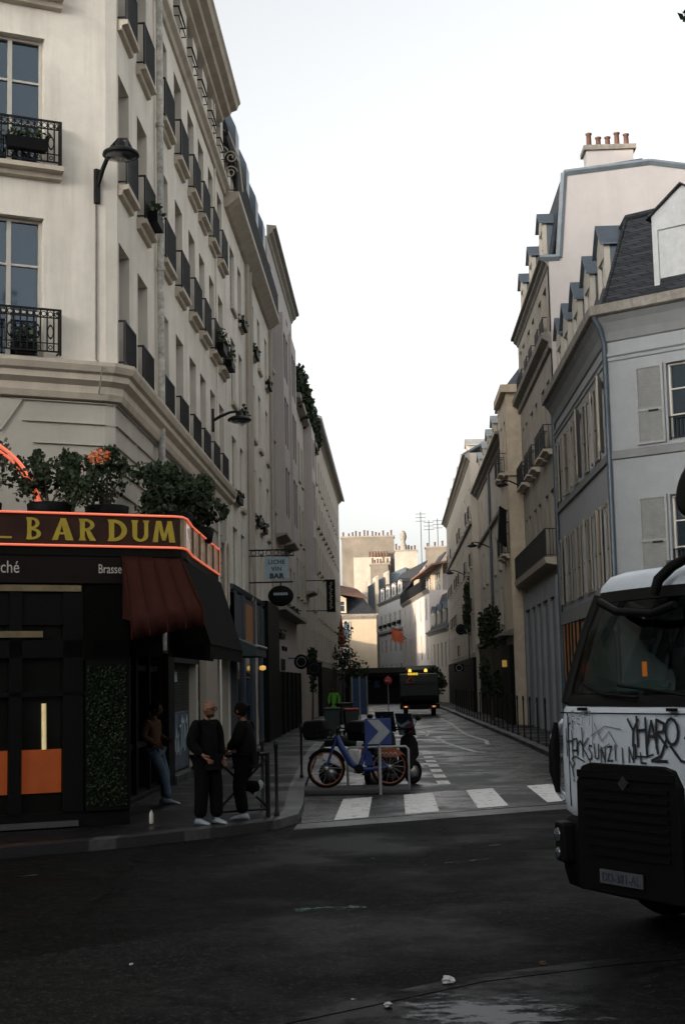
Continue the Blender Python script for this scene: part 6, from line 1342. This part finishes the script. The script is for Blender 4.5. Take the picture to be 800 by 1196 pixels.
        m.add(vs,[(i*n+q,i*n+(q+1)%n,(i+1)*n+(q+1)%n,(i+1)*n+q) for i in range(len(rows_)-1) for q in range(n)],True); m.add(vs[:n],[list(range(n))]); m.add(vs[-n:],[list(range(n))]); m.build('shoe',M[shoe],t)
    Rm=Matrix.Translation(hc)@Matrix.Rotation(head,4,'Z')@Matrix.Rotation(tilt,4,'Y')
    m=MB()
    for s in(-1,1): m.lathe([(.001,-.008),(.010,-.004),(.010,.004),(.001,.008)],Rm@Matrix.Translation((.082,s*.030,.002))@Matrix.Rotation(R(90),4,'Y'),8)
    m.build('eyes',M['hair'],b)
    if hair:
        m=MB(); m.lathe([(.001,.128),(.05,.122),(.085,.095),(.102,.05),(.105,.0),(.095,-.05),(.07,-.07)],Rm@Matrix.Translation((-.014,0,.004))@Matrix.Rotation(R(-16),4,'Y'),20,sx=1.0,sy=.84); m.build('hair',M[hair],b)
    if beard:
        m=MB(); m.lathe([(.02,-.124),(.05,-.112),(.062,-.09),(.060,-.072),(.04,-.066)],Rm@Matrix.Translation((.022,0,0)),16,sx=1.05,sy=.9); m.build('beard',mat('grizzled_beard',(.03,.02,.014),.95,spec=.1),b)
    if glasses:
        m=MB()
        for s in(-1,1): m.torus(.024,.005,Rm@Matrix.Translation((.098,s*.032,.004))@Matrix.Rotation(R(90),4,'Y'),16,5); m.tube([Rm@Vector((.095,s*.056,.006)),Rm@Vector((.01,s*.082,.006))],.004,4)
        m.tube([Rm@Vector((.099,-.01,.006)),Rm@Vector((.099,.01,.006))],.004,4); m.build('glasses',M['plastic'],b)
    return t
person('bald bearded man in glasses and black coat standing on the pavement corner talking',(-2.70,20.55,.14),R(-42),
  dict(wrr=(.17,-.20,.98),elr=(-.04,-.27,1.15),wrl=(.12,.20,.95),anl=(.06,.13,.09),knl=(.06,.12,.5)),'blackcloth','blackcloth','skin',head=R(12),beard='hair',glasses=True,scale=.99,loose=1.12)
person('dark haired man in black leaning on the crossed barrier with one foot tucked behind',(-2.17,21.22,.14),R(168),
  dict(pelvis=(.04,0,.93),spine=(.02,0,1.10),chest=(.04,0,1.28),neck=(.07,0,1.45),hd=(.10,0,1.53),shl=(.03,.19,1.41),shr=(.03,-.19,1.41),ell=(.12,.24,1.16),wrl=(.28,.10,1.05),elr=(.10,-.25,1.16),wrr=(.28,-.12,1.02),hil=(.04,.10,.89),hir=(.04,-.10,.89),knl=(.12,.12,.50),anl=(.05,.12,.09),knr=(.16,-.11,.50),anr=(-.17,-.12,.46),tdr=(.35,0,-.95)),'blackcloth2','blackcloth','skin2',hair='hair',head=R(-12),scale=.98,loose=1.1)
person('thin man in rust orange top and blue jeans leaning against the dark bar corner',(-3.98,24.3,.14),R(-20),
  dict(pelvis=(-.08,0,.93),spine=(-.13,0,1.1),chest=(-.15,0,1.28),neck=(-.14,0,1.45),hd=(-.10,0,1.53),shl=(-.16,.18,1.40),shr=(-.16,-.18,1.40),elr=(-.20,-.24,1.15),wrr=(.02,-.18,1.02),ell=(-.18,.24,1.15),wrl=(.04,.14,1.10),hil=(-.08,.09,.88),hir=(-.08,-.09,.88),knl=(.05,.10,.48),anl=(.02,.10,.09),knr=(.12,-.10,.52),anr=(.22,-.10,.09)),'orangecloth','jeans','skin2',hair='hair',head=R(10),scale=.98,loose=.86)
person('worker in a hi-vis green vest standing far down the left pavement',(-2.95,70.5,.14),R(-100),{},'hivis','blackcloth','skin2',hair='hair',shoe='plastic')
o=MB(); o.lathe([(.03,0),(.032,.02),(.032,.13),(.02,.16),(.012,.165),(.012,.185),(.003,.19)],None,12); o=o.build('bottle',M['whitetext'],None); o.location=(-3.55,20.85,.142); tag(o,'small white bottle standing on the pavement before the bar corner','bottle')
# ------------------------------------------------------------------ plane tree to the right of the camera, mostly out of frame
t=thing('street_tree','half bare street tree whose twigs reach into the top right corner of the view','tree',(7.2,4.6,.14)); g=random.Random(12)
m=MB(); m.tube([(7.2,4.6,.1),(7.25,4.6,3),(7.1,4.7,6),(7.2,4.9,9)],[.28,.23,.19,.14],12); m.build('trunk',M['bark'],t)
m=MB(); cs=[]
def limb(p,d,l,r,k):
    q=[p]; 
    for i in range(4): d=(d+Vector((g.uniform(-.25,.25),g.uniform(-.25,.25),g.uniform(-.1,.15)))).normalized(); q.append(q[-1]+d*l/4)
    m.tube(q,[r,r*.85,r*.7,r*.55,r*.4],6)
    if k>0:
        for i in range(3 if k>1 else 4): limb(q[g.choice([2,3,4])],(d+Vector((g.uniform(-1,1),g.uniform(-1,1),g.uniform(-.4,.7)))).normalized(),l*.62,r*.45,k-1)
    else: cs.append((tuple(q[-1]),(.35,.35,.3)))
for z in (5.2,6.5,7.6,8.4,9.0):
    for k in range(2): an=g.uniform(0,6.28); limb(Vector((7.15,4.7,z)),Vector((math.cos(an),math.sin(an),g.uniform(.3,1))).normalized(),3.6,.09,3)
tw=[Vector((7.1,4.7,5.4)),Vector((5.2,5.8,5.6)),Vector((3.4,7.0,5.85)),Vector((2.2,7.8,5.95)),Vector((1.82,8.0,5.93))]
m.tube(tw,[.06,.045,.025,.012,.005],6); m.tube([tw[3],Vector((1.9,8.0,5.84))],.006,4); m.build('limbs',M['bark'],t)
l=MB(); leaves(l,cs,2600,.15,5); leaves(l,[((1.82,8.0,5.94),(.045,.05,.04)),((1.85,8.0,5.86),(.04,.05,.035))],26,.05,6); leaves(l,[((2.6,7.5,5.95),(.4,.3,.2))],60,.1,8); l.build('crown',[M['leaf'],M['leaf2']],t,fix=False)
# ------------------------------------------------------------------ unseen houses added to shade the streets and fill the reflections
def shade_house(lab,P0,P1,z,depth=10):
    t=thing('apartment_building',lab,'building',(*P0,0)); d=Vector((P1[0]-P0[0],P1[1]-P0[1],0)); L=d.length; f=F(*P0,math.atan2(d.y,d.x))
    ops=[(1.2+i*2.6,2.3+i*2.6,z0,z0+2) for i in range(int((L-1)/2.6)) for z0 in (4.5,7.6,10.7,13.8) if z0+2.3<z]
    m=MB(); facade(m,f,0,L,0,z,ops,.25); q=[f(L,0,0),f(L,depth,0),f(0,depth,0),f(0,0,0)]; body(m,[(p_.x,p_.y) for p_ in q],0,z); m.build('wall',M['greyplaster'],t)
    m=MB()
    for o in ops: m.quad(f(o[0],.2,o[2]),f(o[1],.2,o[2]),f(o[1],.2,o[3]),f(o[0],.2,o[3]))
    m.build('window_panes',M['glass'],t)
    m=MB(); cornice(m,f,0,L,prof(3.6,.5,.3)); m.build('shop_cornice',M['darkwood'],t)
    slope(t,'roof',f,0,L,z,z+3,-.2,2,M['zinc'],.15)
shade_house('unseen house added for shade on the near side of the junction behind the camera to the left',(-11,-7),(-48,-28),12)
shade_house('unseen house added for shade on the near side of the junction behind the camera to the right',(48,6),(13,-3),10)
shade_house('unseen house added for shade directly behind the camera',(12.5,-4.5),(-10.5,-7),8)
shade_house('unseen house added for shade left of the far bend behind the cream house',(-8.2,147.6),(-8.2,210),13,6)  # out of view, added to shade the pale houses at the bend
shade_house('low unseen house added for shade between the left row and the cream house',(-7.2,127.5),(-7.2,147.4),4.6,6)  # hidden filler added to shade the lower pinkish house
shade_house('tall unseen house added to block the sun closing the cross street far to the left',(-52,-34),(-47,5),31)  # added and made tall to stop sun shining along the cross street
shade_house('unseen house added for shade closing the cross street far to the right',(52,38),(54,8),20)
q0,q1=FR(-40,0,0),FR(-9.05,0,0); shade_house('unseen house added for shade left of the cream corner building along the cross street',(q0.x,q0.y),(q1.x,q1.y),18,6)
q0,q1=H(10.05,0,0),H(42,0,0); shade_house('unseen house added for shade right of the shuttered corner building along the cross street',(q0.x,q0.y),(q1.x,q1.y),16)
# ------------------------------------------------------------------ camera
cam=bpy.data.cameras.new('camera'); co=bpy.data.objects.new('camera',cam); C.objects.link(co); sc.camera=co
cam.sensor_fit='VERTICAL'; cam.sensor_height=36; cam.lens=36*1661/1196; cam.clip_start=.1; cam.clip_end=3000
PITCH,ROLL,YAW=R(6.85),R(1.25),math.atan(55/1661)
fw=Vector((-math.sin(YAW)*math.cos(PITCH),math.cos(YAW)*math.cos(PITCH),math.sin(PITCH))); r0=Vector((math.cos(YAW),math.sin(YAW),0)); u0=r0.cross(fw)
up=u0*math.cos(ROLL)+r0*math.sin(ROLL); rt=r0*math.cos(ROLL)-u0*math.sin(ROLL)
mw=Matrix(((rt.x,up.x,-fw.x,0),(rt.y,up.y,-fw.y,0),(rt.z,up.z,-fw.z,2.1),(0,0,0,1))); co.matrix_world=mw
# ------------------------------------------------------------------ light
SEL,SAZ=R(8),R(-138)      # low sun, to the left and a little ahead; azimuth from +Y towards +X
w=bpy.data.worlds.new('World'); sc.world=w; w.use_nodes=True; nt=w.node_tree; bg=nt.nodes['Background']
sky=nt.nodes.new('ShaderNodeTexSky'); sky.sky_type='NISHITA'; sky.sun_disc=False; sky.sun_elevation=SEL; sky.sun_rotation=SAZ
sky.air_density=1.0; sky.dust_density=4.5; sky.ozone_density=1.0; sky.altitude=50
hs=nt.nodes.new('ShaderNodeHueSaturation'); hs.inputs['Saturation'].default_value=.12; nt.links.new(sky.outputs[0],hs.inputs['Color']); nt.links.new(hs.outputs[0],bg.inputs['Color']); bg.inputs['Strength'].default_value=.15
sun=bpy.data.lights.new('sun','SUN'); sun.energy=2.0; sun.angle=R(.5); sun.color=(1,.80,.58); so=bpy.data.objects.new('sun',sun); C.objects.link(so)
d=Vector((math.sin(SAZ)*math.cos(SEL),math.cos(SAZ)*math.cos(SEL),math.sin(SEL))); so.rotation_euler=d.to_track_quat('Z','Y').to_euler(); so.location=d*50
sc.view_settings.view_transform='Standard'; sc.view_settings.look='None'; sc.view_settings.gamma=1; sc.view_settings.exposure=1.72; sc.view_settings.use_curve_mapping=False
sc.render.engine='CYCLES'; sc.cycles.max_bounces=6; sc.cycles.diffuse_bounces=3; sc.cycles.glossy_bounces=3; sc.cycles.transparent_max_bounces=8
try: sc.cycles.use_denoising=True
except: pass

GR=dict(wall_lamp='wall lamps on the facades',motor_scooter='motor scooters parked behind the bicycle',wheeled_bin='green wheeled bins on the left pavement',potted_shrub='potted shrubs on the bar canopy',flower_box='flower boxes on the balconies',party_wall='chimney walls above the far roofs',town_house='houses at the far end of the street',apartment_building='apartment buildings along the streets',street_awning='awnings at the end of the street',round_sign='round hanging signs',projecting_sign='square hanging signs')
for o in sc.objects:
    if o.parent is None and 'group' not in o:
        g_=GR.get(o.name.split('.')[0])
        if g_: o['group']=g_
